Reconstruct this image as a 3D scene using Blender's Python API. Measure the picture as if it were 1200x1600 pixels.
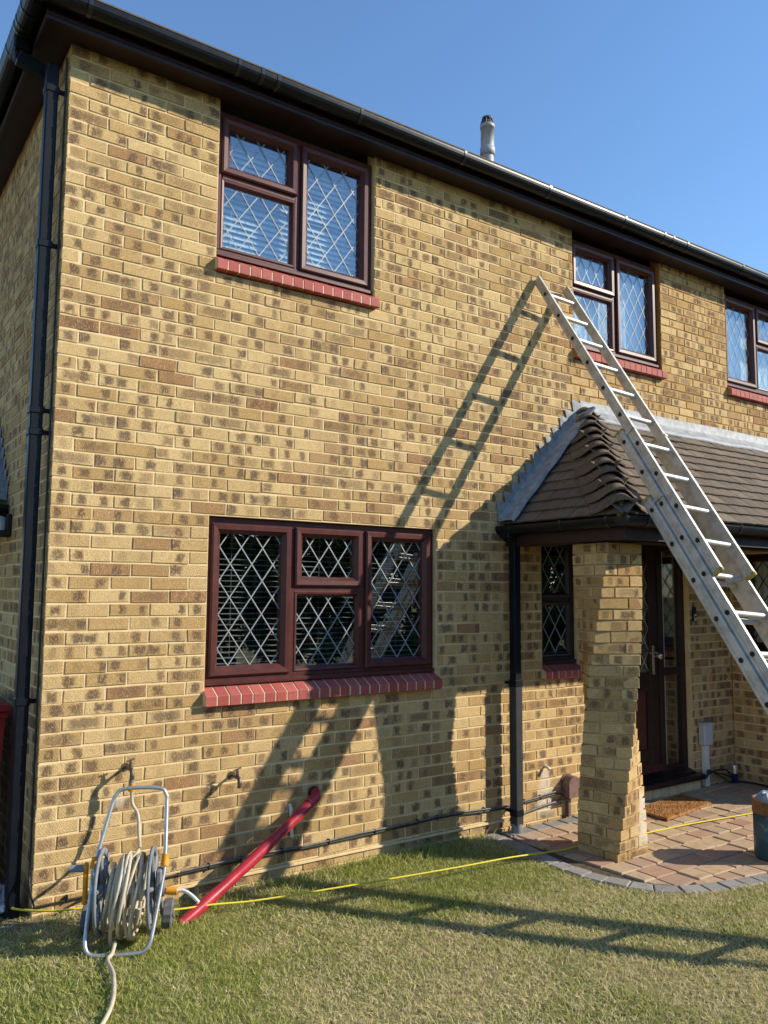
import bpy, math, random
import numpy as np
from mathutils import Vector, Matrix
for o in list(bpy.data.objects): bpy.data.objects.remove(o)
S = bpy.context.scene
C = S.collection
random.seed(7); rng = np.random.default_rng(7)
V = lambda *a: np.array(a, float)
rad = math.radians

# ------------------------------------------------------------------ camera
CAM = V(-0.9902, -4.549, 1.6596); YAW, PITCH, ROLL = 0.6064, 0.0966, 0.0067
def cam_basis():
    cy, sy, cp, sp = math.cos(YAW), math.sin(YAW), math.cos(PITCH), math.sin(PITCH)
    f = V(sy*cp, cy*cp, sp); r = V(cy, -sy, 0); u = np.cross(r, f)
    cr, sr = math.cos(ROLL), math.sin(ROLL)
    return cr*r + sr*u, -sr*r + cr*u, f
cr_, cu_, cf_ = cam_basis()
cd = bpy.data.cameras.new('camera'); cam = bpy.data.objects.new('camera', cd); C.objects.link(cam)
cd.sensor_fit = 'VERTICAL'; cd.sensor_height = 36; cd.lens = 1268.4/1600*36
cd.clip_start = 0.05; cd.clip_end = 2000
cam.matrix_world = Matrix(((cr_[0], cu_[0], -cf_[0], CAM[0]), (cr_[1], cu_[1], -cf_[1], CAM[1]), (cr_[2], cu_[2], -cf_[2], CAM[2]), (0, 0, 0, 1)))
S.camera = cam
S.render.resolution_x, S.render.resolution_y = 768, 1024

# ------------------------------------------------------------------ sky, sun, exposure
SUN = Vector((1.37, -1.0, 0.95)).normalized()
w = bpy.data.worlds.new('World'); S.world = w; w.use_nodes = True
wn = w.node_tree; bg = wn.nodes['Background']
sky = wn.nodes.new('ShaderNodeTexSky'); sky.sky_type = 'NISHITA'; sky.sun_disc = False
sky.sun_elevation = math.asin(SUN.z); sky.sun_rotation = math.atan2(SUN.x, SUN.y)
sky.air_density = 1.25; sky.dust_density = 0.0; sky.ozone_density = 6.5
wn.links.new(sky.outputs[0], bg.inputs[0]); bg.inputs[1].default_value = 0.15
ld = bpy.data.lights.new('sun', 'SUN'); ld.energy = 5.0; ld.angle = rad(0.53); ld.color = (1.0, 0.91, 0.75)
sun = bpy.data.objects.new('sun', ld); C.objects.link(sun)
sun.rotation_euler = SUN.to_track_quat('Z', 'Y').to_euler(); sun.location = (12, -9, 9)
S.view_settings.view_transform = 'Standard'; S.view_settings.look = 'None'
S.view_settings.exposure = 0.50; S.view_settings.gamma = 1.0

# ------------------------------------------------------------------ material helpers
class G:
    def __init__(s, name, rough=0.8, spec=0.3, metal=0.0):
        s.m = bpy.data.materials.new(name); s.m.use_nodes = True; s.t = s.m.node_tree
        s.p = s.t.nodes['Principled BSDF']; s.p.inputs['Roughness'].default_value = rough
        s.p.inputs['Specular IOR Level'].default_value = spec; s.p.inputs['Metallic'].default_value = metal
    def n(s, kind, **kw):
        nd = s.t.nodes.new(kind)
        for k, v in kw.items(): setattr(nd, k, v)
        return nd
    def put(s, sock, v):
        if v is None: return
        if hasattr(v, 'is_output'): s.t.links.new(v, sock)
        elif isinstance(v, (tuple, list)): sock.default_value = tuple(v) + ((1,) if len(v) == 3 and len(sock.default_value) == 4 else ())
        else: sock.default_value = v
    def math(s, op, a, b=None, c=None, clamp=False):
        nd = s.n('ShaderNodeMath', operation=op); nd.use_clamp = clamp
        for i, v in enumerate((a, b, c)): s.put(nd.inputs[i], v)
        return nd.outputs[0]
    def mix(s, f, a, b, blend='MIX'):
        nd = s.n('ShaderNodeMix', data_type='RGBA', blend_type=blend)
        s.put(nd.inputs[0], f); s.put(nd.inputs[6], a); s.put(nd.inputs[7], b)
        return nd.outputs[2]
    def pos(s): return s.n('ShaderNodeNewGeometry').outputs['Position']
    def obj(s): return s.n('ShaderNodeTexCoord').outputs['Object']
    def noise(s, scale, detail=3, rough=0.55, vec=None, dist=0.0):
        nd = s.n('ShaderNodeTexNoise'); s.put(nd.inputs['Vector'], vec if vec is not None else s.pos())
        nd.inputs['Scale'].default_value = scale; nd.inputs['Detail'].default_value = detail
        nd.inputs['Roughness'].default_value = rough; nd.inputs['Distortion'].default_value = dist
        return nd.outputs[0]
    def ss(s, x, a, b, lo=0.0, hi=1.0):
        nd = s.n('ShaderNodeMapRange', interpolation_type='SMOOTHSTEP'); s.put(nd.inputs[0], x)
        for i, v in enumerate((a, b, lo, hi)): s.put(nd.inputs[i+1], v)
        return nd.outputs[0]
    def scale(s, vec, xyz, rot=(0, 0, 0)):
        nd = s.n('ShaderNodeMapping'); s.put(nd.inputs[0], vec); nd.inputs[2].default_value = rot; nd.inputs[3].default_value = xyz
        return nd.outputs[0]
    def bump(s, h, strength=0.4, dist=0.003):
        nd = s.n('ShaderNodeBump'); s.put(nd.inputs['Height'], h); nd.inputs['Strength'].default_value = strength; nd.inputs['Distance'].default_value = dist
        s.t.links.new(nd.outputs[0], s.p.inputs['Normal'])
    def col(s, v): s.put(s.p.inputs['Base Color'], v)
    def rough(s, v): s.put(s.p.inputs['Roughness'], v)

def simple(name, c, rough=0.6, spec=0.3, metal=0.0, var=0.25, nscale=12, bump=0.0, bscale=120, c2=None, lo=0.35, hi=0.7, objspace=False):
    g = G(name, rough, spec, metal)
    vec = g.obj() if objspace else g.pos()
    n = g.noise(nscale, 5, 0.6, vec)
    c2 = c2 if c2 is not None else tuple(x*(1-var) for x in c)
    g.col(g.mix(g.ss(n, lo, hi), c, c2))
    g.rough(g.math('ADD', rough-0.08, g.math('MULTIPLY', g.noise(nscale*3, 3, 0.6, vec), 0.16)))
    if bump: g.bump(g.noise(bscale, 4, 0.6, vec), bump, 0.002)
    return g.m

def brick_mat():
    g = G('buff_brick', 0.92, 0.12)
    uv = g.n('ShaderNodeUVMap'); uv.uv_map = 'UVMap'
    sp = g.n('ShaderNodeSeparateXYZ'); g.t.links.new(uv.outputs[0], sp.inputs[0]); u, v = sp.outputs[0], sp.outputs[1]
    at = g.n('ShaderNodeAttribute'); at.attribute_name = 'rnd'
    sc = g.n('ShaderNodeSeparateColor'); g.t.links.new(at.outputs['Color'], sc.inputs[0]); r, gg, b = sc.outputs[:3]; ln = at.outputs['Alpha']
    M = g.math
    nz = g.noise(26, 4, 0.65); nz2 = g.noise(95, 4, 0.7); nz3 = g.noise(330, 2, 0.6)
    n2 = g.n('ShaderNodeTexNoise'); g.put(n2.inputs['Vector'], g.scale(g.pos(), (1, 1, 1), (0.5, 0.3, 0.9))); n2.inputs['Scale'].default_value = 33; n2.inputs['Detail'].default_value = 4
    uw = M('ADD', u, M('ADD', M('MULTIPLY', M('SUBTRACT', nz, 0.5), 0.24), M('MULTIPLY', M('SUBTRACT', nz2, 0.5), 0.14))); vw = M('ADD', v, M('MULTIPLY', M('SUBTRACT', n2.outputs[0], 0.5), 0.75))
    fr = lambda x, k, o=0.0: M('FRACT', M('ADD', M('MULTIPLY', x, k), o))
    isH = M('LESS_THAN', ln, 0.135)
    c1 = M('ADD', 0.10, M('MULTIPLY', r, 0.30)); c1 = M('ADD', M('MULTIPLY', c1, M('SUBTRACT', 1.0, isH)), M('MULTIPLY', 0.5, isH))
    c2 = M('ADD', 0.58, M('MULTIPLY', gg, 0.34))
    wd = M('ADD', M('ADD', 0.10, M('MULTIPLY', fr(b, 7.0), 0.12)), M('MULTIPLY', isH, 0.16))
    def blob(c):
        d = M('ABSOLUTE', M('SUBTRACT', uw, c)); return g.ss(M('DIVIDE', d, wd), 0.42, 1.12, 1.0, 0.0)
    s1 = g.ss(fr(r, 9.1, 0.2), 0.12, 0.70); s2 = M('MULTIPLY', g.ss(fr(gg, 11.3, 0.5), 0.15, 0.75), M('SUBTRACT', 1.0, isH))
    vm = g.ss(M('ABSOLUTE', M('SUBTRACT', vw, 0.5)), 0.24, 0.54, 1.0, 0.0)
    kiss = M('MULTIPLY', M('MAXIMUM', M('MULTIPLY', blob(c1), s1), M('MULTIPLY', blob(c2), s2)), vm)
    wide = M('MULTIPLY', M('MULTIPLY', g.ss(M('ABSOLUTE', M('SUBTRACT', uw, 0.5)), 0.25, 0.48, 1.0, 0.0), vm), M('MULTIPLY', g.ss(fr(b, 13.7, 0.1), 0.76, 0.82), M('ADD', 0.45, M('MULTIPLY', fr(r, 17.0), 0.55))))
    dark = M('MULTIPLY', M('MAXIMUM', kiss, M('MULTIPLY', wide, 0.85)), g.ss(nz2, 0.15, 0.55, 0.60, 1.0))
    base = g.mix(g.ss(fr(b, 3.1), 0.0, 1.0), (0.690, 0.500, 0.245), (0.465, 0.300, 0.122))
    base = g.mix(g.ss(fr(r, 5.3, 0.4), 0.80, 1.0), base, (0.33, 0.175, 0.085))
    base = g.mix(g.ss(fr(gg, 4.7, 0.7), 0.88, 0.96), base, (0.60, 0.43, 0.20))
    base = g.mix(g.ss(nz, 0.40, 0.75, 0.0, 0.38), base, (0.40, 0.235, 0.09))
    dk = g.mix(fr(gg, 6.1), (0.080, 0.058, 0.052), (0.125, 0.066, 0.042))
    c = g.mix(M('MULTIPLY', dark, 0.92), base, dk)
    gr = g.noise(120, 6, 0.78, g.scale(g.pos(), (1, 1, 1), (0, rad(38), 0))); gr2 = g.noise(210, 3, 0.7, g.scale(g.pos(), (1.0, 1.0, 0.35), (0, rad(-35), 0)))
    c = g.mix(g.ss(gr, 0.38, 0.60, 0.85, 0.0), c, g.mix(0.5, c, (0.13, 0.075, 0.04)))
    c = g.mix(g.ss(gr2, 0.50, 0.66, 0.0, 0.50), c, (0.70, 0.505, 0.245))
    c = g.mix(g.ss(nz2, 0.55, 0.78, 0.0, 0.30), c, (0.64, 0.46, 0.21))
    c = g.mix(g.ss(nz3, 0.28, 0.44, 0.40, 0.0), c, (0.22, 0.13, 0.06))
    # weathering: pale lime run under the overflow pipe and darker film here and there
    lg = g.noise(1.3, 4, 0.6)
    c = g.mix(g.ss(lg, 0.5, 0.72, 0.0, 0.22), c, (0.30, 0.20, 0.09))
    ps = g.n('ShaderNodeSeparateXYZ'); g.t.links.new(g.pos(), ps.inputs[0])
    px = M('ADD', ps.outputs[0], M('MULTIPLY', M('SUBTRACT', nz, 0.5), 0.10))
    wdt = M('ADD', 0.05, M('MULTIPLY', M('SUBTRACT', 0.30, ps.outputs[2]), 0.22))
    st = M('MULTIPLY', g.ss(M('DIVIDE', M('ABSOLUTE', M('SUBTRACT', px, 3.685)), wdt), 0.4, 1.2, 1.0, 0.0), g.ss(M('ABSOLUTE', M('SUBTRACT', ps.outputs[2], 0.14)), 0.12, 0.20, 1.0, 0.0))
    st2 = g.n('ShaderNodeVectorMath', operation='DISTANCE'); g.put(st2.inputs[0], g.pos()); st2.inputs[1].default_value = (0.425, 0.0, 0.515)
    st = M('MAXIMUM', st, M('MULTIPLY', g.ss(M('ADD', st2.outputs['Value'], M('MULTIPLY', nz2, 0.08)), 0.05, 0.095, 1.0, 0.0), 0.8))
    c = g.mix(M('MULTIPLY', M('MULTIPLY', st, 0.75), g.ss(nz2, 0.25, 0.55)), c, (0.66, 0.60, 0.50))
    g.col(c)
    wv = g.n('ShaderNodeTexWave'); wv.wave_type = 'BANDS'; wv.bands_direction = 'X'
    g.put(wv.inputs[0], g.scale(g.pos(), (1, 1, 1), (0, rad(38), 0))); wv.inputs['Scale'].default_value = 26; wv.inputs['Distortion'].default_value = 6; wv.inputs['Detail'].default_value = 3; wv.inputs['Detail Scale'].default_value = 3
    h = M('ADD', M('ADD', M('MULTIPLY', wv.outputs[1], 0.22), M('MULTIPLY', gr, 1.2)), M('ADD', M('MULTIPLY', nz3, 0.6), M('MULTIPLY', nz2, 0.8)))
    g.bump(h, 0.8, 0.0035)
    return g.m

def mortar_mat(name, a, b):
    g = G(name, 0.95, 0.1); n = g.noise(9, 5, 0.65); n2 = g.noise(140, 3, 0.6)
    c = g.mix(g.ss(n, 0.35, 0.7), a, b); c = g.mix(g.ss(n2, 0.5, 0.75, 0, 0.4), c, tuple(x*0.55 for x in a))
    g.col(c); g.bump(n2, 0.6, 0.003); return g.m

def rnd_mat(name, cols, rough=0.85, spec=0.2, nscale=30, stain=(0.1, 0.09, 0.07), samt=0.4, bump=0.4, bscale=160, moss=None):
    """colour picked per object, with grain and stains"""
    g = G(name, rough, spec); oi = g.n('ShaderNodeObjectInfo').outputs['Random']
    rp = g.n('ShaderNodeValToRGB'); rp.color_ramp.interpolation = 'LINEAR'; el = rp.color_ramp.elements
    while len(el) < len(cols): el.new(0.5)
    for i, c in enumerate(cols): el[i].position = i/(len(cols)-1); el[i].color = tuple(c)+(1,)
    g.put(rp.inputs[0], oi)
    n = g.noise(nscale, 5, 0.65); n2 = g.noise(bscale, 4, 0.6)
    c = g.mix(g.ss(n, 0.45, 0.75, 0, samt), rp.outputs[0], stain)
    c = g.mix(g.ss(n2, 0.5, 0.8, 0, 0.35), c, tuple(min(1, x*1.5+0.02) for x in cols[len(cols)//2]))
    if moss: c = g.mix(g.ss(g.noise(7, 5, 0.7), 0.56, 0.72, 0, 0.7), c, moss)
    g.col(c); g.bump(n2, bump, 0.002); return g.m

def glass_mat():
    m = bpy.data.materials.new('window_glass'); m.use_nodes = True; t = m.node_tree; t.nodes.clear()
    out = t.nodes.new('ShaderNodeOutputMaterial'); mx = t.nodes.new('ShaderNodeMixShader'); tr = t.nodes.new('ShaderNodeBsdfTransparent'); gl = t.nodes.new('ShaderNodeBsdfGlossy')
    lw_ = t.nodes.new('ShaderNodeLayerWeight'); lw_.inputs[0].default_value = 0.5; fr = t.nodes.new('ShaderNodeMath'); fr.operation = 'POWER'; fr.inputs[1].default_value = 4.0; t.links.new(lw_.outputs['Facing'], fr.inputs[0])
    mu = t.nodes.new('ShaderNodeMath'); mu.operation = 'MULTIPLY_ADD'; mu.inputs[1].default_value = 0.9; mu.inputs[2].default_value = 0.16; mu.use_clamp = True
    tr.inputs[0].default_value = (0.92, 0.95, 0.95, 1); gl.inputs[0].default_value = (0.95, 0.97, 1, 1); gl.inputs['Roughness'].default_value = 0.0
    nz = t.nodes.new('ShaderNodeTexNoise'); nz.inputs['Scale'].default_value = 3.5; ge = t.nodes.new('ShaderNodeNewGeometry'); t.links.new(ge.outputs['Position'], nz.inputs['Vector'])
    bp = t.nodes.new('ShaderNodeBump'); bp.inputs['Strength'].default_value = 0.12; bp.inputs['Distance'].default_value = 0.004; t.links.new(nz.outputs[0], bp.inputs['Height']); t.links.new(bp.outputs[0], gl.inputs['Normal'])
    t.links.new(fr.outputs[0], mu.inputs[0]); t.links.new(mu.outputs[0], mx.inputs[0]); t.links.new(tr.outputs[0], mx.inputs[1]); t.links.new(gl.outputs[0], mx.inputs[2]); t.links.new(mx.outputs[0], out.inputs[0])
    return m

def wood_mat(name, a, b, rough=0.42, spec=0.4):
    g = G(name, rough, spec); n = g.noise(18, 4, 0.6, g.scale(g.pos(), (1, 1, 1))); n2 = g.noise(180, 3, 0.6)
    g.col(g.mix(g.ss(n, 0.35, 0.7), a, b)); g.rough(g.math('ADD', rough-0.06, g.math('MULTIPLY', n2, 0.14))); g.bump(n2, 0.25, 0.0012); return g.m

M = {}
M['brick'] = brick_mat()
M['mortar'] = mortar_mat('pale_mortar', (0.72, 0.570, 0.335), (0.60, 0.455, 0.245))
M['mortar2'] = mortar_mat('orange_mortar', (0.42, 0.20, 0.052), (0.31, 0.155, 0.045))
M['sill'] = rnd_mat('red_sill_brick', [(0.30, 0.060, 0.055), (0.36, 0.075, 0.065), (0.33, 0.085, 0.075), (0.40, 0.10, 0.085)], 0.7, 0.3, 25, (0.20, 0.05, 0.045), 0.5, 0.25)
M['frame'] = wood_mat('rosewood_frame', (0.082, 0.0170, 0.0135), (0.055, 0.012, 0.010))
M['frame_dark'] = wood_mat('dark_rosewood', (0.022, 0.0085, 0.0085), (0.014, 0.006, 0.0065), 0.36)
M['gasket'] = simple('rubber_gasket', (0.02, 0.018, 0.017), 0.6)
M['glass'] = glass_mat()
M['lead'] = simple('lead_came', (0.31, 0.325, 0.34), 0.5, 0.4, 0.2)
M['lead_dull'] = simple('dull_lead_came', (0.26, 0.28, 0.30), 0.5, 0.4, 0.2)
M['soffit'] = wood_mat('soffit_board', (0.026, 0.0090, 0.0075), (0.018, 0.0065, 0.0055), 0.5)
M['gutter'] = simple('black_gutter_plastic', (0.006, 0.008, 0.011), 0.34, 0.25, 0, 0.3, 9, c2=(0.010, 0.012, 0.014), lo=0.45, hi=0.8)
M['clip'] = simple('gutter_clip', (0.014, 0.015, 0.017), 0.28, 0.5)
M['pipe'] = simple('downpipe_plastic', (0.004, 0.006, 0.010), 0.45, 0.18, 0, 0.3, 7, c2=(0.007, 0.009, 0.013))
M['pipegrey'] = simple('faded_downpipe', (0.040, 0.042, 0.047), 0.45, 0.4, 0, 0.3, 7)
M['alu'] = simple('weathered_aluminium', (0.54, 0.515, 0.47), 0.55, 0.45, 0.5, 0.2, 14, bump=0.12, bscale=60, c2=(0.37, 0.345, 0.30))
M['alu_rung'] = simple('rung_aluminium', (0.66, 0.655, 0.63), 0.50, 0.5, 0.5, 0.2, 30, c2=(0.50, 0.48, 0.44))
M['bore_shade'] = simple('painted_bore_shade', (0.025, 0.022, 0.02), 0.8)  # shade inside the rung tubes, put into the colour
M['cap'] = simple('yellow_cap', (0.42, 0.34, 0.07), 0.65, 0.3, 0, 0.4, 40, c2=(0.20, 0.17, 0.09))
M['flash'] = simple('lead_flashing', (0.28, 0.29, 0.30), 0.62, 0.3, 0.05, 0.3, 16, bump=0.5, bscale=28, c2=(0.19, 0.20, 0.215), lo=0.4, hi=0.65)
M['tile'] = rnd_mat('plain_roof_tile', [(0.110, 0.086, 0.064), (0.155, 0.118, 0.086), (0.13, 0.103, 0.080), (0.205, 0.155, 0.112), (0.12, 0.093, 0.072)], 0.9, 0.15, 22, (0.060, 0.048, 0.036), 0.6, 0.5, 150, moss=(0.085, 0.078, 0.035))
M['bonnet'] = rnd_mat('bonnet_tile', [(0.105, 0.078, 0.056), (0.145, 0.105, 0.074), (0.125, 0.092, 0.070)], 0.85, 0.2, 16, (0.055, 0.042, 0.032), 0.7, 0.4, 120, moss=(0.09, 0.08, 0.035))
M['pave'] = rnd_mat('block_paving', [(0.36, 0.20, 0.13), (0.42, 0.29, 0.19), (0.45, 0.33, 0.20), (0.34, 0.22, 0.155), (0.40, 0.30, 0.21), (0.44, 0.31, 0.185)], 0.88, 0.2, 18, (0.20, 0.14, 0.10), 0.6, 0.6, 130)
M['pavegrey'] = rnd_mat('charcoal_paving', [(0.21, 0.205, 0.19), (0.28, 0.265, 0.245), (0.24, 0.225, 0.205)], 0.85, 0.2, 18, (0.09, 0.09, 0.08), 0.5, 0.5, 130)
M['sand'] = simple('joint_sand', (0.11, 0.085, 0.06), 0.95, 0.1, 0, 0.4, 40, 0.4)
M['red'] = simple('red_plastic_wrap', (0.40, 0.022, 0.040), 0.36, 0.45, 0, 0.3, 10, 0.35, 35, c2=(0.30, 0.016, 0.030))
M['cable'] = simple('black_cable', (0.022, 0.021, 0.022), 0.5, 0.4)
M['greycable'] = simple('grey_cable', (0.16, 0.155, 0.15), 0.55, 0.4, 0, 0.3, 30, c2=(0.08, 0.075, 0.07))
M['rope'] = simple('yellow_cord', (0.66, 0.56, 0.06), 0.6, 0.3, 0, 0.2, 60)
M['hose'] = simple('beige_hose', (0.52, 0.45, 0.33), 0.5, 0.35, 0, 0.3, 25, c2=(0.40, 0.345, 0.25))
M['steel'] = simple('galvanised_tube', (0.50, 0.51, 0.52), 0.42, 0.5, 0.75, 0.2, 40)
M['greyplastic'] = simple('grey_plastic', (0.20, 0.215, 0.235), 0.6, 0.35, 0, 0.3, 20, c2=(0.145, 0.155, 0.17))
M['orange'] = simple('orange_plastic', (0.72, 0.30, 0.015), 0.5, 0.4, 0, 0.3, 30, c2=(0.55, 0.20, 0.012))
M['tyre'] = simple('plastic_wheel', (0.13, 0.135, 0.14), 0.75, 0.25, 0, 0.3, 40)
M['brass'] = simple('old_brass', (0.17, 0.13, 0.085), 0.5, 0.5, 0.7, 0.4, 60, c2=(0.07, 0.06, 0.05))
M['white'] = simple('white_plastic', (0.70, 0.70, 0.68), 0.5, 0.35, 0, 0.12, 15)
M['boxgrey'] = simple('meter_box_plastic', (0.50, 0.52, 0.55), 0.5, 0.35, 0, 0.12, 15)
M['vent'] = simple('brown_vent_plastic', (0.20, 0.125, 0.105), 0.5, 0.35, 0, 0.3, 20, c2=(0.13, 0.085, 0.075))
M['coir'] = simple('coir_mat', (0.33, 0.165, 0.060), 0.98, 0.05, 0, 0.4, 14, 1.0, 260, c2=(0.21, 0.095, 0.038))
M['chrome'] = simple('satin_chrome', (0.66, 0.65, 0.62), 0.28, 0.5, 1.0, 0.1, 30)
M['flue'] = simple('grey_flue', (0.36, 0.365, 0.375), 0.5, 0.35, 0, 0.2, 12)
M['flue_dark'] = simple('dark_flue_cap', (0.085, 0.085, 0.088), 0.55, 0.35)
M['bucket'] = simple('blue_paint_bucket', (0.018, 0.060, 0.088), 0.5, 0.4, 0, 0.3, 9, 0.1, 40, c2=(0.16, 0.185, 0.13), lo=0.54, hi=0.66)
M['rust'] = simple('rusty_rim', (0.19, 0.085, 0.032), 0.75, 0.3, 0, 0.4, 30, 0.4, 80, c2=(0.13, 0.060, 0.028))
M['rag'] = simple('blue_plastic_sheet', (0.13, 0.20, 0.28), 0.35, 0.5, 0, 0.3, 20, c2=(0.30, 0.36, 0.40))
M['foil'] = simple('silver_bag', (0.62, 0.64, 0.68), 0.35, 0.5, 0.35, 0.3, 25, 0.5, 30)
M['binred'] = simple('red_bin_plastic', (0.30, 0.014, 0.022), 0.5, 0.4, 0, 0.2, 6)
M['blind'] = simple('white_blind_slat', (0.34, 0.36, 0.37), 0.6, 0.3)
M['blind_blue'] = simple('pale_blue_blind_slat', (0.66, 0.76, 0.79), 0.6, 0.3, 0, 0.1)
M['net'] = simple('net_curtain', (0.74, 0.80, 0.82), 0.9, 0.1, 0, 0.25, 3, 0.1, 25, c2=(0.62, 0.70, 0.73))
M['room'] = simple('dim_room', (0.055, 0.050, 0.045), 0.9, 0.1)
M['can'] = simple('blue_can', (0.030, 0.035, 0.20), 0.3, 0.5, 0.6, 0.2, 30)
M['can_silver'] = simple('silver_can', (0.62, 0.63, 0.66), 0.28, 0.5, 0.8, 0.2, 30)
M['bark'] = simple('bark', (0.10, 0.07, 0.045), 0.95, 0.1, 0, 0.4, 20, 0.6, 40)
M['lampglass'] = simple('lamp_glass', (0.38, 0.42, 0.45), 0.15, 0.6)

def lawn_mat():
    g = G('lawn_soil', 0.97, 0.05); n = g.noise(1.5, 5, 0.6); n2 = g.noise(38, 5, 0.7)
    c = g.mix(g.ss(n, 0.42, 0.62), (0.175, 0.185, 0.060), (0.33, 0.27, 0.145)); c = g.mix(g.ss(n2, 0.4, 0.7, 0, 0.8), c, (0.075, 0.060, 0.030))
    ps = g.n('ShaderNodeSeparateXYZ'); g.t.links.new(g.pos(), ps.inputs[0])
    dirt = g.math('MULTIPLY', g.ss(g.math('ADD', ps.outputs[1], g.math('MULTIPLY', n2, 0.08)), -0.16, -0.06), g.ss(ps.outputs[0], 0.9, 1.5, 1, 0))
    c = g.mix(dirt, c, (0.20, 0.155, 0.095))
    g.col(c); g.bump(n2, 0.8, 0.02); return g.m
def blade_mat():
    g = G('grass_blade', 0.6, 0.25); at = g.n('ShaderNodeAttribute'); at.attribute_name = 'rnd'
    sc = g.n('ShaderNodeSeparateColor'); g.t.links.new(at.outputs['Color'], sc.inputs[0])
    gr = g.mix(sc.outputs[1], (0.240, 0.290, 0.055), (0.480, 0.490, 0.150)); c = g.mix(sc.outputs[0], gr, (0.78, 0.66, 0.40)); g.col(c)
    tl = g.n('ShaderNodeBsdfTranslucent'); g.put(tl.inputs[0], c); mx = g.n('ShaderNodeMixShader'); mx.inputs[0].default_value = 0.42
    o = g.t.nodes['Material Output']; g.t.links.new(g.p.outputs[0], mx.inputs[1]); g.t.links.new(tl.outputs[0], mx.inputs[2]); g.t.links.new(mx.outputs[0], o.inputs[0]); return g.m
def leaf_mat(name, a, b):
    g = G(name, 0.6, 0.25); n = g.noise(2.5, 4, 0.7); n2 = g.noise(35, 2); g.col(g.mix(g.ss(g.math('ADD', g.math('MULTIPLY', n, 0.5), g.math('MULTIPLY', n2, 0.5)), 0.35, 0.65), a, b)); return g.m
M['lawn'] = lawn_mat(); M['blade'] = blade_mat()
M['leaf'] = leaf_mat('conifer_leaf', (0.040, 0.065, 0.016), (0.115, 0.125, 0.030)); M['leaf2'] = leaf_mat('shrub_leaf', (0.035, 0.060, 0.015), (0.085, 0.110, 0.028))

# ------------------------------------------------------------------ mesh helpers
def ground_z(x, y=0.0):
    t = np.clip((1.05 - np.asarray(x, float))/0.95, 0, 1); t = t*t*(3-2*t)
    return -0.080 + 0.075*t

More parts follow.
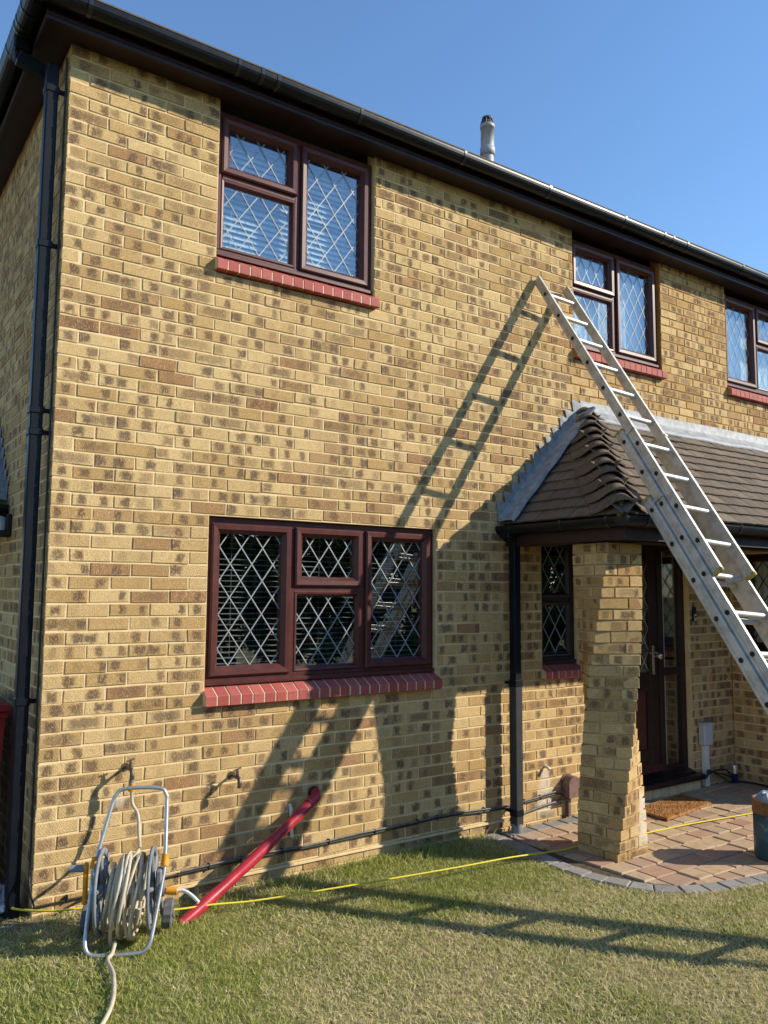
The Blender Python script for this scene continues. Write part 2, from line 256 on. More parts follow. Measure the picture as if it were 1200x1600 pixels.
class MB:
    def __init__(s): s.v, s.f, s.mi = [], [], []; s.smooth = []
    def add(s, vs, fs, mi=0, sm=False):
        o = len(s.v); s.v += [tuple(map(float, a)) for a in vs]
        for f in fs: s.f.append(tuple(i+o for i in f)); s.mi.append(mi); s.smooth.append(sm)
    def box(s, a, b, bev=0.0, mi=0):
        x0, y0, z0 = np.minimum(a, b); x1, y1, z1 = np.maximum(a, b)
        s.obox(V((x0+x1)/2, (y0+y1)/2, (z0+z1)/2), V(1,0,0), V(0,1,0), V(0,0,1), (x1-x0)/2, (y1-y0)/2, (z1-z0)/2, bev, mi)
    def obox(s, c, e1, e2, e3, h1, h2, h3, bev=0.0, mi=0):
        """oriented box, chamfered edges when bev > 0"""
        c = V(*c)
        if bev <= 0:
            vs = [c+e1*h1*i+e2*h2*j+e3*h3*k for i in (-1,1) for j in (-1,1) for k in (-1,1)]
            s.add(vs, [(0,1,3,2),(4,6,7,5),(0,4,5,1),(2,3,7,6),(0,2,6,4),(1,5,7,3)], mi); return
        b = min(bev, h1*.45, h2*.45, h3*.45)
        vs = []; idx = {}
        for i in (-1,1):
            for j in (-1,1):
                for k in (-1,1):
                    for ax in range(3):
                        h = [h1-b, h2-b, h3-b]; h[ax] += b
                        idx[i,j,k,ax] = len(vs); vs.append(c+e1*h[0]*i+e2*h[1]*j+e3*h[2]*k)
        fs = []
        for sg in (-1,1):
            fs.append([idx[sg,j,k,0] for j,k in ((-1,-1),(1,-1),(1,1),(-1,1))][::sg])
            fs.append([idx[i,sg,k,1] for i,k in ((-1,-1),(-1,1),(1,1),(1,-1))][::sg])
            fs.append([idx[i,j,sg,2] for i,j in ((-1,-1),(1,-1),(1,1),(-1,1))][::sg])
        for j in (-1,1):
            for k in (-1,1): fs.append([idx[-1,j,k,1], idx[1,j,k,1], idx[1,j,k,2], idx[-1,j,k,2]][::(1 if j*k>0 else -1)])
        for i in (-1,1):
            for k in (-1,1): fs.append([idx[i,-1,k,0], idx[i,-1,k,2], idx[i,1,k,2], idx[i,1,k,0]][::(1 if i*k>0 else -1)])
        for i in (-1,1):
            for j in (-1,1): fs.append([idx[i,j,-1,0], idx[i,j,1,0], idx[i,j,1,1], idx[i,j,-1,1]][::(1 if i*j>0 else -1)])
        for i in (-1,1):
            for j in (-1,1):
                for k in (-1,1): fs.append([idx[i,j,k,0], idx[i,j,k,1], idx[i,j,k,2]][::(1 if i*j*k>0 else -1)])
        s.add(vs, fs, mi)
    def tube(s, pts, r, n=8, closed=False, cap=True, mi=0, sm=True):
        pts = [V(*p) for p in pts]; m = len(pts); rs = r if hasattr(r, '__len__') else [r]*m
        T = []
        for i in range(m):
            a = pts[(i-1) % m] if (closed or i > 0) else pts[i]; b = pts[(i+1) % m] if (closed or i < m-1) else pts[i]
            t = b-a; T.append(t/(np.linalg.norm(t)+1e-12))
        up = V(0,0,1) if abs(T[0][2]) < .9 else V(1,0,0); nrm = np.cross(T[0], up); nrm /= np.linalg.norm(nrm)
        vs = []
        for i in range(m):
            nrm = nrm - T[i]*(nrm@T[i]); nrm /= np.linalg.norm(nrm)+1e-12; bn = np.cross(T[i], nrm)
            for k in range(n):
                a = 2*math.pi*k/n; vs.append(pts[i]+rs[i]*(math.cos(a)*nrm+math.sin(a)*bn))
        fs = []
        for i in range(m if closed else m-1):
            for k in range(n):
                i2 = (i+1) % m; fs.append((i*n+k, i2*n+k, i2*n+(k+1)%n, i*n+(k+1)%n))
        s.add(vs, fs, mi, sm)
        if cap and not closed:
            s.add(vs[:n], [tuple(range(n))], mi); s.add(vs[-n:], [tuple(range(n))[::-1]], mi)
    def cyl(s, a, b, r, n=16, r2=None, mi=0, sm=True):
        s.tube([a, b], [r, r if r2 is None else r2], n, mi=mi, sm=sm)
    def lathe(s, base, prof, n=24, mi=0, axis=None):
        """prof: list of (radius, height) turned about z through base"""
        base = V(*base); vs = []
        for r, h in prof:
            for k in range(n):
                a = 2*math.pi*k/n; vs.append(base+V(r*math.cos(a), r*math.sin(a), h))
        fs = [(i*n+k, i*n+(k+1)%n, (i+1)*n+(k+1)%n, (i+1)*n+k) for i in range(len(prof)-1) for k in range(n)]
        s.add(vs, fs, mi, True)
    def sweep(s, prof, a, b, e1, e2, mi=0, closed=True, sm=False):
        """extrude a 2d profile (in e1,e2) from a to b"""
        a, b = V(*a), V(*b); n = len(prof)
        vs = [a+e1*p[0]+e2*p[1] for p in prof]+[b+e1*p[0]+e2*p[1] for p in prof]
        m = n if closed else n-1
        fs = [(i, (i+1)%n, n+(i+1)%n, n+i) for i in range(m)]
        s.add(vs, fs, mi, sm)
        if closed: s.add(vs[:n], [tuple(range(n))[::-1]], mi); s.add(vs[n:], [tuple(range(n))], mi)
    def prism(s, poly, z0, z1, bev=0.0, mi=0):
        """horizontal polygon extruded between z0 and z1, top edge chamfered"""
        poly = [V(*p) for p in poly]; n = len(poly); c = sum(poly)/n
        rings = [[V(p[0],p[1],z0) for p in poly]]
        if bev > 0:
            rings.append([V(p[0],p[1],z1-bev) for p in poly])
            ins = [p+(c-p)/(np.linalg.norm(c-p)+1e-9)*bev*1.3 for p in poly]; rings.append([V(p[0],p[1],z1) for p in ins])
        else: rings.append([V(p[0],p[1],z1) for p in poly])
        vs = [q for r in rings for q in r]; k = len(rings)
        fs = [(r*n+i, r*n+(i+1)%n, (r+1)*n+(i+1)%n, (r+1)*n+i) for r in range(k-1) for i in range(n)]
        fs.append(tuple((k-1)*n+i for i in range(n))); fs.append(tuple(range(n))[::-1]); s.add(vs, fs, mi)
    def build(s, name, mat, parent=None, uv=None, rnd=None, bottom=False):
        v = np.array(s.v); lo, hi = v.min(0), v.max(0); c = (lo+hi)/2
        if bottom: c[2] = lo[2]
        me = bpy.data.meshes.new(name); me.from_pydata((v-c).tolist(), [], s.f)
        mats = mat if isinstance(mat, (list, tuple)) else [mat]
        for m in mats: me.materials.append(m)
        me.polygons.foreach_set('material_index', s.mi); me.polygons.foreach_set('use_smooth', s.smooth); me.update()
        return link(name, me, c, parent)

ORG = {}
def link(name, me, loc, parent=None, rot=None):
    o = bpy.data.objects.new(name, me); C.objects.link(o); loc = V(*loc); ORG[o.name] = loc
    rel = loc - (ORG[parent.name] if parent else 0)
    if parent: o.parent = parent
    if rot is not None: o.matrix_local = Matrix.Translation(Vector(rel)) @ rot
    else: o.location = rel
    return o
def thing(name, label, cat, loc, group=None):
    o = bpy.data.objects.new(name, None); C.objects.link(o); o.location = loc; o.empty_display_size = 0.2; ORG[o.name] = V(*loc); tag(o, label, cat, group); return o
def tag(o, label, cat, group=None):
    o['label'] = label; o['category'] = cat
    if group: o['group'] = group
    return o
def stuff(o): o['kind'] = 'stuff'; return o
def struct(o): o['kind'] = 'structure'; return o
def catmull(P, k=8, closed=False):
    P = [V(*p) for p in P]; n = len(P); out = []
    for i in range(n if closed else n-1):
        g = (lambda j: P[j % n]) if closed else (lambda j: P[min(max(j, 0), n-1)])
        a, b, c, d = g(i-1), g(i), g(i+1), g(i+2)
        for t in np.linspace(0, 1, k, endpoint=False):
            out.append(0.5*((2*b)+(c-a)*t+(2*a-5*b+4*c-d)*t*t+(3*b-a-3*c+d)*t**3))
    if not closed: out.append(P[-1])
    return out

# ------------------------------------------------------------------ brickwork
def brick_geo(P, eu, en, ez, L, H, depth=0.06, jit=0.0012, bev=0.0022):
    """P = lower outer corner; eu along the face, en outward normal, ez up"""
    j = lambda: rng.normal(0, jit)
    f = float(np.clip(rng.normal(0.0005, 0.0012), -.0012, .003))
    sk = float(np.clip(rng.normal(0, 0.0010), -.0012, .0012))
    cor = [(0,0),(L,0),(L,H),(0,H)]; ins = [(bev,bev),(L-bev,bev),(L-bev,H-bev),(bev,H-bev)]
    vs, uv = [], []
    jj = [(j(), j()) for _ in range(4)]
    for (a,b),(ja,jb) in zip(ins, jj): vs.append(P+eu*(a+ja)+ez*(b+jb)+en*(f+sk*(a/L-.5)*2)); uv.append((a/L,b/H))
    for (a,b),(ja,jb) in zip(cor, jj): vs.append(P+eu*(a+ja)+ez*(b+jb)+en*(f-bev*0.8)); uv.append((a/L,b/H))
    for (a,b),(ja,jb) in zip(cor, jj): vs.append(P+eu*(a+ja)+ez*(b+jb)-en*depth); uv.append((a/L,b/H))
    fs = [(0,1,2,3)]
    for i in range(4):
        k = (i+1)%4; fs.append((4+i,4+k,k,i)); fs.append((8+i,8+k,4+k,4+i))
    return vs, fs, uv
def brick_obj(name, items, mat, parent):
    vs, fs, uv, rn = [], [], [], []
    for v, f, u, r in items:
        o = len(vs); vs += v; fs += [tuple(i+o for i in q) for q in f]; uv += u; rn += [r]*len(v)
    v = np.array(vs); c = (v.min(0)+v.max(0))/2; me = bpy.data.meshes.new(name); me.from_pydata((v-c).tolist(), [], fs)
    me.materials.append(mat); ul = me.uv_layers.new(name='UVMap'); li = np.zeros(len(me.loops), int); me.loops.foreach_get('vertex_index', li)
    ul.data.foreach_set('uv', np.array(uv)[li].ravel())
    at = me.color_attributes.new('rnd', 'FLOAT_COLOR', 'POINT'); at.data.foreach_set('color', np.array(rn).ravel()); me.update()
    return link(name, me, c, parent)
def courses(u0, u1, z_of, cs, openings, phase):
    """yield (course, ua, ub) bricks on a stretcher-bond wall; openings = (ua, ub, za, zb)"""
    for c in cs:
        zb, zt = z_of(c)-0.065, z_of(c)
        segs = [(u0, u1)]
        for a, b, za, zz in openings:
            if zb < zz-0.012 and zt > za+0.012:
                segs = [q for s0, s1 in segs for q in (((s0, min(s1, a)), (max(s0, b), s1)) if (a < s1 and b > s0) else ((s0, s1),)) if q[1]-q[0] > 0.012]
        off = 0.0 if (c + phase) % 2 else 0.1125
        for s0, s1 in segs:
            k = math.floor((s0-off)/0.225)-1; runs = []
            while off+k*0.225 < s1:
                a, b = max(off+k*0.225, s0), min(off+k*0.225+0.215, s1)
                if b-a > 0.03: runs.append([a, b])
                k += 1
            if runs:
                runs[0][0] = s0 if runs[0][0]-s0 < 0.05 else runs[0][0]; runs[-1][1] = s1 if s1-runs[-1][1] < 0.05 else runs[-1][1]
            for a, b in runs: yield c, a, b
Z = lambda c: (61-c)*0.075
def view_area(P, en, a):
    d = P-CAM; q = np.linalg.norm(d); px = d@cr_/(d@cf_); py = d@cu_/(d@cf_)
    if d@cf_ < 0.1 or abs(px) > 0.49 or abs(py) > 0.65: return 0
    return a*max(0, -(d@en)/q)/q**2

# ------------------------------------------------------------------ ground
ARC = [(3.02,-0.02),(3.03,-0.30),(2.985,-0.60),(2.965,-0.90),(3.02,-1.18),(3.15,-1.41),(3.40,-1.58),(3.85,-1.69),(4.4,-1.74),(5.0,-1.74),(5.6,-1.66),(6.19,-1.45)]
arc = [V(p[0], p[1]) for p in catmull([(x, y, 0) for x, y in ARC], 8)]
def in_paving(x, y, m=0.0):
    x, y = np.asarray(x, float), np.asarray(y, float); ins = np.zeros(np.broadcast(x, y).shape, bool)
    P = arc+[V(6.19, 0.5), V(3.02, 0.5)]
    for (xa, ya), (xb, yb) in zip(P, P[1:]+P[:1]):
        t = ((ya > y) != (yb > y)) & (x < (xb-xa)*(y-ya)/((yb-ya) if yb != ya else 1e-9)+xa); ins ^= t
    return ins
def lawn():
    xs = np.unique(np.concatenate([np.linspace(-300, -4, 12), np.linspace(-4, 2.8, 36), np.linspace(2.8, 6.4, 61), np.linspace(9, 300, 12)]))
    ys = np.unique(np.concatenate([np.linspace(-300, -8, 10), np.linspace(-8, -1.9, 30), np.linspace(-1.9, 0.1, 36), np.linspace(1, 300, 10)]))
    X, Y = np.meshgrid(xs, ys, indexing='ij'); Zz = ground_z(X)+0.006*np.sin(X*2.3+1)*np.sin(Y*1.9)-0.006
    dp = in_paving(X+.06, Y) & in_paving(X-.06, Y) & in_paving(X, Y-.06) & in_paving(X, np.minimum(Y+.06, .3)); Zz = np.where(dp, -0.25, Zz)
    mb = MB(); n = len(ys); mb.add(np.stack([X, Y, Zz], -1).reshape(-1, 3), [(i*n+j, (i+1)*n+j, (i+1)*n+j+1, i*n+j+1) for i in range(len(xs)-1) for j in range(n-1)], 0, True)
    return struct(mb.build('lawn', M['lawn']))
lawn()

PZ = -0.078
def paving():
    base = MB(); base.prism([V(*a) for a in arc]+[V(6.19,-0.02)], -0.3, PZ-0.012); pv = struct(base.build('paving', M['sand']))
    # border setts along the curve
    al = np.concatenate([[0], np.cumsum([np.linalg.norm(b-a) for a, b in zip(arc, arc[1:])])])
    at = lambda s: V(np.interp(s, al, [a[0] for a in arc]), np.interp(s, al, [a[1] for a in arc]))
    def inner(s, d):
        t = at(min(s+.02, al[-1]))-at(max(s-.02, 0)); t /= np.linalg.norm(t); return at(s)+d*V(-t[1], t[0])
    s = 0.0
    while s < al[-1]-0.1:
        L = random.uniform(0.125, 0.175); e = min(s+L, al[-1]); g = 0.004
        mb = MB(); mb.prism([at(s+g), at(e-g), inner(e-g, 0.118), inner(s+g, 0.118)], PZ-0.06, PZ+random.uniform(-.003,.003), 0.006); mb.build('edging_block', M['pavegrey'], pv); s = e
    clip = [inner(q, 0.124) for q in np.linspace(0.0, al[-1], 40)]+[V(6.19,-0.02)]
    def cut(poly):
        for a, b in zip(clip, clip[1:]+clip[:1]):
            e = b-a; out = []
            side = lambda p: e[0]*(p[1]-a[1])-e[1]*(p[0]-a[0])
            for p, q in zip(poly, poly[1:]+poly[:1]):
                sp, sq = side(p), side(q)
                if sp >= 0: out.append(p)
                if sp*sq < 0: out.append(p+(q-p)*sp/(sp-sq))
            poly = out
            if len(poly) < 3: return None
        return poly
    area = lambda p: abs(sum(a[0]*b[1]-a[1]*b[0] for a, b in zip(p, p[1:]+p[:1])))/2
    y = -0.03; row = 0
    while y > -1.72:
        h = 0.125 if row == 0 else random.choice([0.155, 0.155, 0.165]); x = 2.9+random.uniform(0, .1)
        while x < 6.18:
            L = random.choice([0.155, 0.165, 0.205, 0.205, 0.24]); g = 0.0045
            jx = lambda: random.uniform(-.003, .003)
            p = cut([V(x+g+jx(), y-h+g+jx()), V(x+L-g+jx(), y-h+g+jx()), V(x+L-g+jx(), y-g+jx()), V(x+g+jx(), y-g+jx())])
            cx, cy = x+L/2, y-h/2; inpil = abs(cx-3.525) < .10 and abs(cy+.775) < .10
            if p and area(p) > 0.0006 and not inpil:
                mb = MB(); mb.prism(p, PZ-0.06, PZ+random.uniform(-.004,.004), 0.007); mb.build('paving_block', M['pavegrey'] if (row == 0 and cx < 4.6) else M['pave'], pv)
            x += L
        y -= h; row += 1
    return pv
paving()

# ------------------------------------------------------------------ house
OP = [(0.895, 2.630, 0.975, 2.100), (0.895, 2.075, 3.600, 4.80), (4.085, 5.268, 3.600, 4.80), (6.300, 7.60, 3.600, 4.80), (3.672, 4.092, 0.975, 2.100), (4.36, 5.575, -0.2, 2.100)]
XEND = 8.1
house = thing('house', 'two storey buff brick house with rosewood windows and black gutters', 'house', (0, 0, -0.1))
EX, EY, EZ = V(1,0,0), V(0,1,0), V(0,0,1)
def build_wall(name, O, eu, en, u0, u1, cs, openings, phase, seam=None, singles=0, parent=house):
    items = []
    for c, a, b in courses(u0, u1, Z, cs, openings, phase):
        j = rng.normal(0, 0.0012); z0 = Z(c)-0.065+j
        P = O+eu*a+EZ*z0; items.append((view_area(P+eu*(b-a)/2+EZ*.03, en, (b-a)*0.065), P, b-a))
    mw = MB(); mo = MB()
    for c in cs:                                   # mortar bed course by course, cut at the openings
        zb, zt = Z(c)-0.065, Z(c); segs = [(u0+0.004, u1)]
        for a, b, za, zz in openings:
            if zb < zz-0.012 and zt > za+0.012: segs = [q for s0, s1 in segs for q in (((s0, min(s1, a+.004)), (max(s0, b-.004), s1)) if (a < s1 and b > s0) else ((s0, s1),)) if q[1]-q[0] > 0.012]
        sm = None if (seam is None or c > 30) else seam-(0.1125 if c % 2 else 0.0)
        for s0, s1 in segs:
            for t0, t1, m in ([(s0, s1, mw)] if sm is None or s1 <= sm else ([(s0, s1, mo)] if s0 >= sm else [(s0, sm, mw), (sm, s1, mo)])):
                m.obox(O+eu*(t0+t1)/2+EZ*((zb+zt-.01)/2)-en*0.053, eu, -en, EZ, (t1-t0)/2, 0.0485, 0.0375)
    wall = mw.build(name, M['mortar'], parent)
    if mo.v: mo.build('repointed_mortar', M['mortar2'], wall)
    items.sort(key=lambda q: -q[0]); rest = []
    for i, (ar, P, L) in enumerate(items):
        v, f, u = brick_geo(P, eu, en, EZ, L, 0.065); r = (random.random(), random.random(), random.random(), L)
        if i < singles: brick_obj('brick', [(v, f, u, r)], M['brick'], wall)
        else: rest.append((v, f, u, r))
    if rest: stuff(brick_obj('brickwork', rest, M['brick'], wall))
    return wall
CS = range(-3, 64)
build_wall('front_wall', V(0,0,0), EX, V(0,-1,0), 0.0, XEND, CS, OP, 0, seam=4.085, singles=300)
# side wall (runs back from the corner) and the projecting bay wall beside the door
build_wall('side_wall', V(0,4.0,0), V(0,-1,0), V(-1,0,0), 0.0, 3.998-0.0, CS, [], 0)
BAYOP = [(0.14, 0.74, 1.000, 2.030)]
BC = range(32, 64)
build_wall('bay_side_wall', V(6.2,0,0), V(0,-1,0), V(-1,0,0), 0.008, 0.90, BC, BAYOP, 1)
build_wall('bay_front_wall', V(6.2,-0.90,0), EX, V(0,-1,0), 0.0, 1.9, BC, [], 0)

# --- windows
def lattice(mb, O, eu, en, u0, u1, z0, z1, dx, dz, w, n0):
    cu = (u0+u1)/2+dx*0.1; k0 = -40
    for sgn in (1, -1):
        for k in range(-40, 41):
            # line: u = cu + k*dx + sgn*(z-z0)*dx/dz
            pts = []
            ua = cu+k*dx; ub = ua+sgn*(z1-z0)*dx/dz
            t0, t1 = 0.0, 1.0; du = ub-ua
            if abs(du) > 1e-9:
                ta, tb = (u0-ua)/du, (u1-ua)/du; t0, t1 = max(t0, min(ta, tb)), min(t1, max(ta, tb))
            if t1-t0 < 0.02: continue
            A = O+eu*(ua+du*t0)+EZ*(z0+(z1-z0)*t0)+en*n0; B = O+eu*(ua+du*t1)+EZ*(z0+(z1-z0)*t1)+en*n0
            d = B-A; L = np.linalg.norm(d); d /= L; s = np.cross(en, d)
            mb.obox((A+B)/2+en*(0.0008 if sgn > 0 else 0.0016), d, s, en, L/2, w/2, 0.0009)
def ring(mb, O, eu, en, u0, u1, z0, z1, w, nf, nb, slope=0.012, mi=0):
    """mitred frame: outer rect, width w, front at nf sloping back to the glass"""
    out = [(u0,z0),(u1,z0),(u1,z1),(u0,z1)]; sm = 0.010; mid = [(u0+sm,z0+sm),(u1-sm,z0+sm),(u1-sm,z1-sm),(u0+sm,z1-sm)]
    m2 = w*0.60; md = [(u0+m2,z0+m2),(u1-m2,z0+m2),(u1-m2,z1-m2),(u0+m2,z1-m2)]; inn = [(u0+w,z0+w),(u1-w,z0+w),(u1-w,z1-w),(u0+w,z1-w)]
    P = lambda q, n: O+eu*q[0]+EZ*q[1]+en*n
    rings = [[P(q, nb) for q in out], [P(q, nf-0.008) for q in out], [P(q, nf) for q in mid], [P(q, nf-0.002) for q in md], [P(q, nf-slope-0.016) for q in inn], [P(q, nb) for q in inn]]
    for i in range(4):
        k = (i+1)%4
        for a, b in zip(rings, rings[1:]):            # each side its own faces, so the mitre stays crisp
            mb.add([a[i], a[k], b[k], b[i]], [(0,1,2,3)], mi)
def window(name, O, eu, en, op, panels, mat, dx=0.145, dz=0.205, lw=0.0066, setback=0.045, sill=True, blind=None, label=None, mortar='mortar', room=True, lead='lead', sillp=0.0755):
    u0, u1, z0, z1 = op; zs = z0+0.115 if sill else z0; zt = min(z1, 4.672)
    nf = -setback; g = 0.004
    fr = MB(); F = 0.042
    def bar(a, b, c, d, n=nf, t=0.06): fr.obox(O+eu*(a+b)/2+EZ*(c+d)/2+en*(n-t/2), eu, -en, EZ, (b-a)/2, t/2, (d-c)/2, 0.003)
    bar(u0+g, u1-g, zt-F, zt-0.001); bar(u0+g, u1-g, zs+0.002, zs+F+0.012); bar(u0+g, u0+F, zs+F+.012, zt-F); bar(u1-F, u1-g, zs+F+.012, zt-F)
    if sill: fr.obox(O+eu*(u0+u1)/2+EZ*(zs+0.016)+en*(nf+0.010), eu, -en, EZ, (u1-u0)/2-0.010, 0.016, 0.012, 0.003)
    root = fr.build(name, M[mat], house)
    if label: root['label'] = label
    a0, a1, b0, b1 = u0+F-0.008, u1-F+0.008, zs+F+0.006, zt-F+0.006
    W, H = a1-a0, b1-b0
    mull = MB(); nm = 0
    cuts = sorted({round(p[0], 3) for p in panels} - {0.0})
    for c in cuts: mull.obox(O+eu*(a0+W*c)+EZ*(b0+b1)/2+en*(nf-0.034), eu, -en, EZ, 0.021, 0.030, H/2-.003, 0.003); nm += 1
    for (pa, pb, pc, pd, kind) in panels:
        if pc > 0.01: mull.obox(O+eu*(a0+W*(pa+pb)/2)+EZ*(b0+H*pc)+en*(nf-0.0345), eu, -en, EZ, W*(pb-pa)/2-.018, 0.029, 0.020, 0.003); nm += 1
    if nm: mull.build('mullion', M[mat], root)
    for (pa, pb, pc, pd, kind) in panels:
        x0, x1, y0, y1 = a0+W*pa, a0+W*pb, b0+H*pc, b0+H*pd
        m = 0.004
        x0 += m if pa < .01 else 0.014; x1 -= m if pb > .99 else 0.014; y0 += m if pc < .01 else 0.014; y1 -= m if pd > .99 else 0.014
        s = MB()
        w = 0.060 if kind == 'sash' else 0.036; f = nf+0.020 if kind == 'sash' else nf+0.002
        ring(s, O, eu, en, x0, x1, y0, y1, w, f, nf-0.05)
        so = s.build('sash' if kind == 'sash' else 'glazing_bead', M[mat], root)
        q0, q1, r0, r1 = x0+w-.004, x1-w+.004, y0+w-.004, y1-w+.004; gp = nf-0.030
        p = MB(); p.obox(O+eu*(q0+q1)/2+EZ*(r0+r1)/2+en*(gp-0.002), eu, -en, EZ, (q1-q0)/2, 0.002, (r1-r0)/2); p.build('pane', M['glass'], root)
        l = MB(); lattice(l, O, eu, en, x0+w, x1-w, y0+w, y1-w, dx, dz, lw, gp+0.0012); l.build('lead_lattice', M[lead], root)
    if blind:
        bm, pitch, tilt, depth, cover = blind; bl = MB(); z = b1-0.01
        if bm == 'net':
            nn = 90; vs = []; 
            for i in range(nn+1):
                uu = a0+(a1-a0)*i/nn; off = 0.010*math.sin(i*0.55)+0.003*math.sin(i*1.3)
                vs += [O+eu*uu+EZ*b0+en*(nf-0.14+off), O+eu*uu+EZ*b1+en*(nf-0.14+off*.6)]
            bl.add(vs, [(2*i, 2*i+2, 2*i+3, 2*i+1) for i in range(nn)], 0, True); bl.build('net_curtain', M['net'], root)
        else:
            zlow = b1-(b1-b0)*cover
            while z > zlow:
                jt = tilt+rng.normal(0, 0.035); jt = jt if random.random() > .06 else jt*0.35
                e2 = en*math.cos(jt)+EZ*math.sin(jt); e3 = np.cross(eu, e2)
                bl.obox(O+eu*(a0+a1)/2+EZ*z+en*(nf-0.15), eu, e2, e3, (a1-a0)/2, depth/2, 0.0007); z -= pitch
            for t in (0.12, 0.5, 0.88): bl.obox(O+eu*(a0+W*t)+EZ*(b0+b1)/2+en*(nf-0.15+depth*.55), eu, en, EZ, 0.0012, 0.0008, H/2)
            bl.build('venetian_blind', M[bm], root)
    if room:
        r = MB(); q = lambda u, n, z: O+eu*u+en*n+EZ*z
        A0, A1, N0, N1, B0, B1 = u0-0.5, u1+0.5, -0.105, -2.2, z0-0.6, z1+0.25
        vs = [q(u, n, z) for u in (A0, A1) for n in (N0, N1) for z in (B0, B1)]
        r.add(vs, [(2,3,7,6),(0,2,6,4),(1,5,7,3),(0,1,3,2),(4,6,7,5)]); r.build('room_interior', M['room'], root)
    if sill:
        L = u1-u0+0.02; n = round(L/sillp); wd = L/n; mb = MB()
        prof = [(0.048, 0.0), (0.048, 0.062), (-0.052, 0.118), (-0.10, 0.118), (-0.10, 0.0)]
        mo = MB(); mo.sweep([(0.0455, 0.004), (0.0455, 0.0585), (-0.055, 0.1135), (-0.095, 0.112), (-0.095, 0.004)], O+eu*(u0-.006)+EZ*(z0+.006), O+eu*(u1+.006)+EZ*(z0+.006), en, EZ)
        mo.build('sill_mortar', M[mortar], root)
        for i in range(n):
            s = MB(); a = u0-0.01+i*wd+0.0055; b = a+wd-0.011; dz_, dn = rng.uniform(-.0012, .0014), rng.uniform(-.0010, .0014)
            bv = 0.004
            pr = [(0.048+dn-bv, 0.0), (0.048+dn, bv), (0.048+dn, 0.062-bv+dz_), (0.048+dn-bv, 0.062+dz_+bv*.3), (-0.052, 0.116+dz_), (-0.10, 0.116), (-0.10, 0.0)]
            s.sweep(pr, O+eu*a+EZ*(z0+.006), O+eu*b+EZ*(z0+.006), en, EZ); s.build('sill_brick', M['sill'], root)
    return root
O0, NY = V(0,0,0), V(0,-1,0)
window('window', O0, EX, NY, OP[0], [(0, .335, 0, 1, 'sash'), (.335, .66, .575, 1, 'sash'), (.335, .66, 0, .575, 'bead'), (.66, 1, 0, 1, 'sash')], 'frame', blind=('blind', 0.034, -0.20, 0.027, 1.0), label='wide ground floor window with three lights and open venetian blind')
window('window', O0, EX, NY, OP[1], [(0, .5, .56, 1, 'sash'), (0, .5, 0, .56, 'bead'), (.5, 1, 0, 1, 'sash')], 'frame', lw=0.0054, blind=('blind_blue', 0.040, -0.95, 0.048, 1.0), label='upper window nearest the house corner, pale blue blind behind')
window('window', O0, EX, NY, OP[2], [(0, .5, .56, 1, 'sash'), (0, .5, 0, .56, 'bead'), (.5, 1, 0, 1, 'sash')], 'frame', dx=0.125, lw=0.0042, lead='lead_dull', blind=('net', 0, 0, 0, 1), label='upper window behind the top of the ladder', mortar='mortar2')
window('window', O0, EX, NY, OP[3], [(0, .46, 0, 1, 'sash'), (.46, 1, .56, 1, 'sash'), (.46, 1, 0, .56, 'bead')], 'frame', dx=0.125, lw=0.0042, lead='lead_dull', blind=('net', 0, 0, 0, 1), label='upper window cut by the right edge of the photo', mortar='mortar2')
window('window', O0, EX, NY, OP[4], [(0, 1, .50, 1, 'bead'), (0, 1, 0, .50, 'bead')], 'frame_dark', dx=0.135, lw=0.006, label='narrow dark window beside the porch pillar')
window('window', V(6.2,0,0), V(0,-1,0), V(-1,0,0), BAYOP[0], [(0, 1, 0, 1, 'bead')], 'frame_dark', dx=0.13, dz=0.19, lw=0.008, sill=True, setback=0.03, blind=('net', 0, 0, 0, 1), label='leaded window in the wall right of the door', lead='gasket')

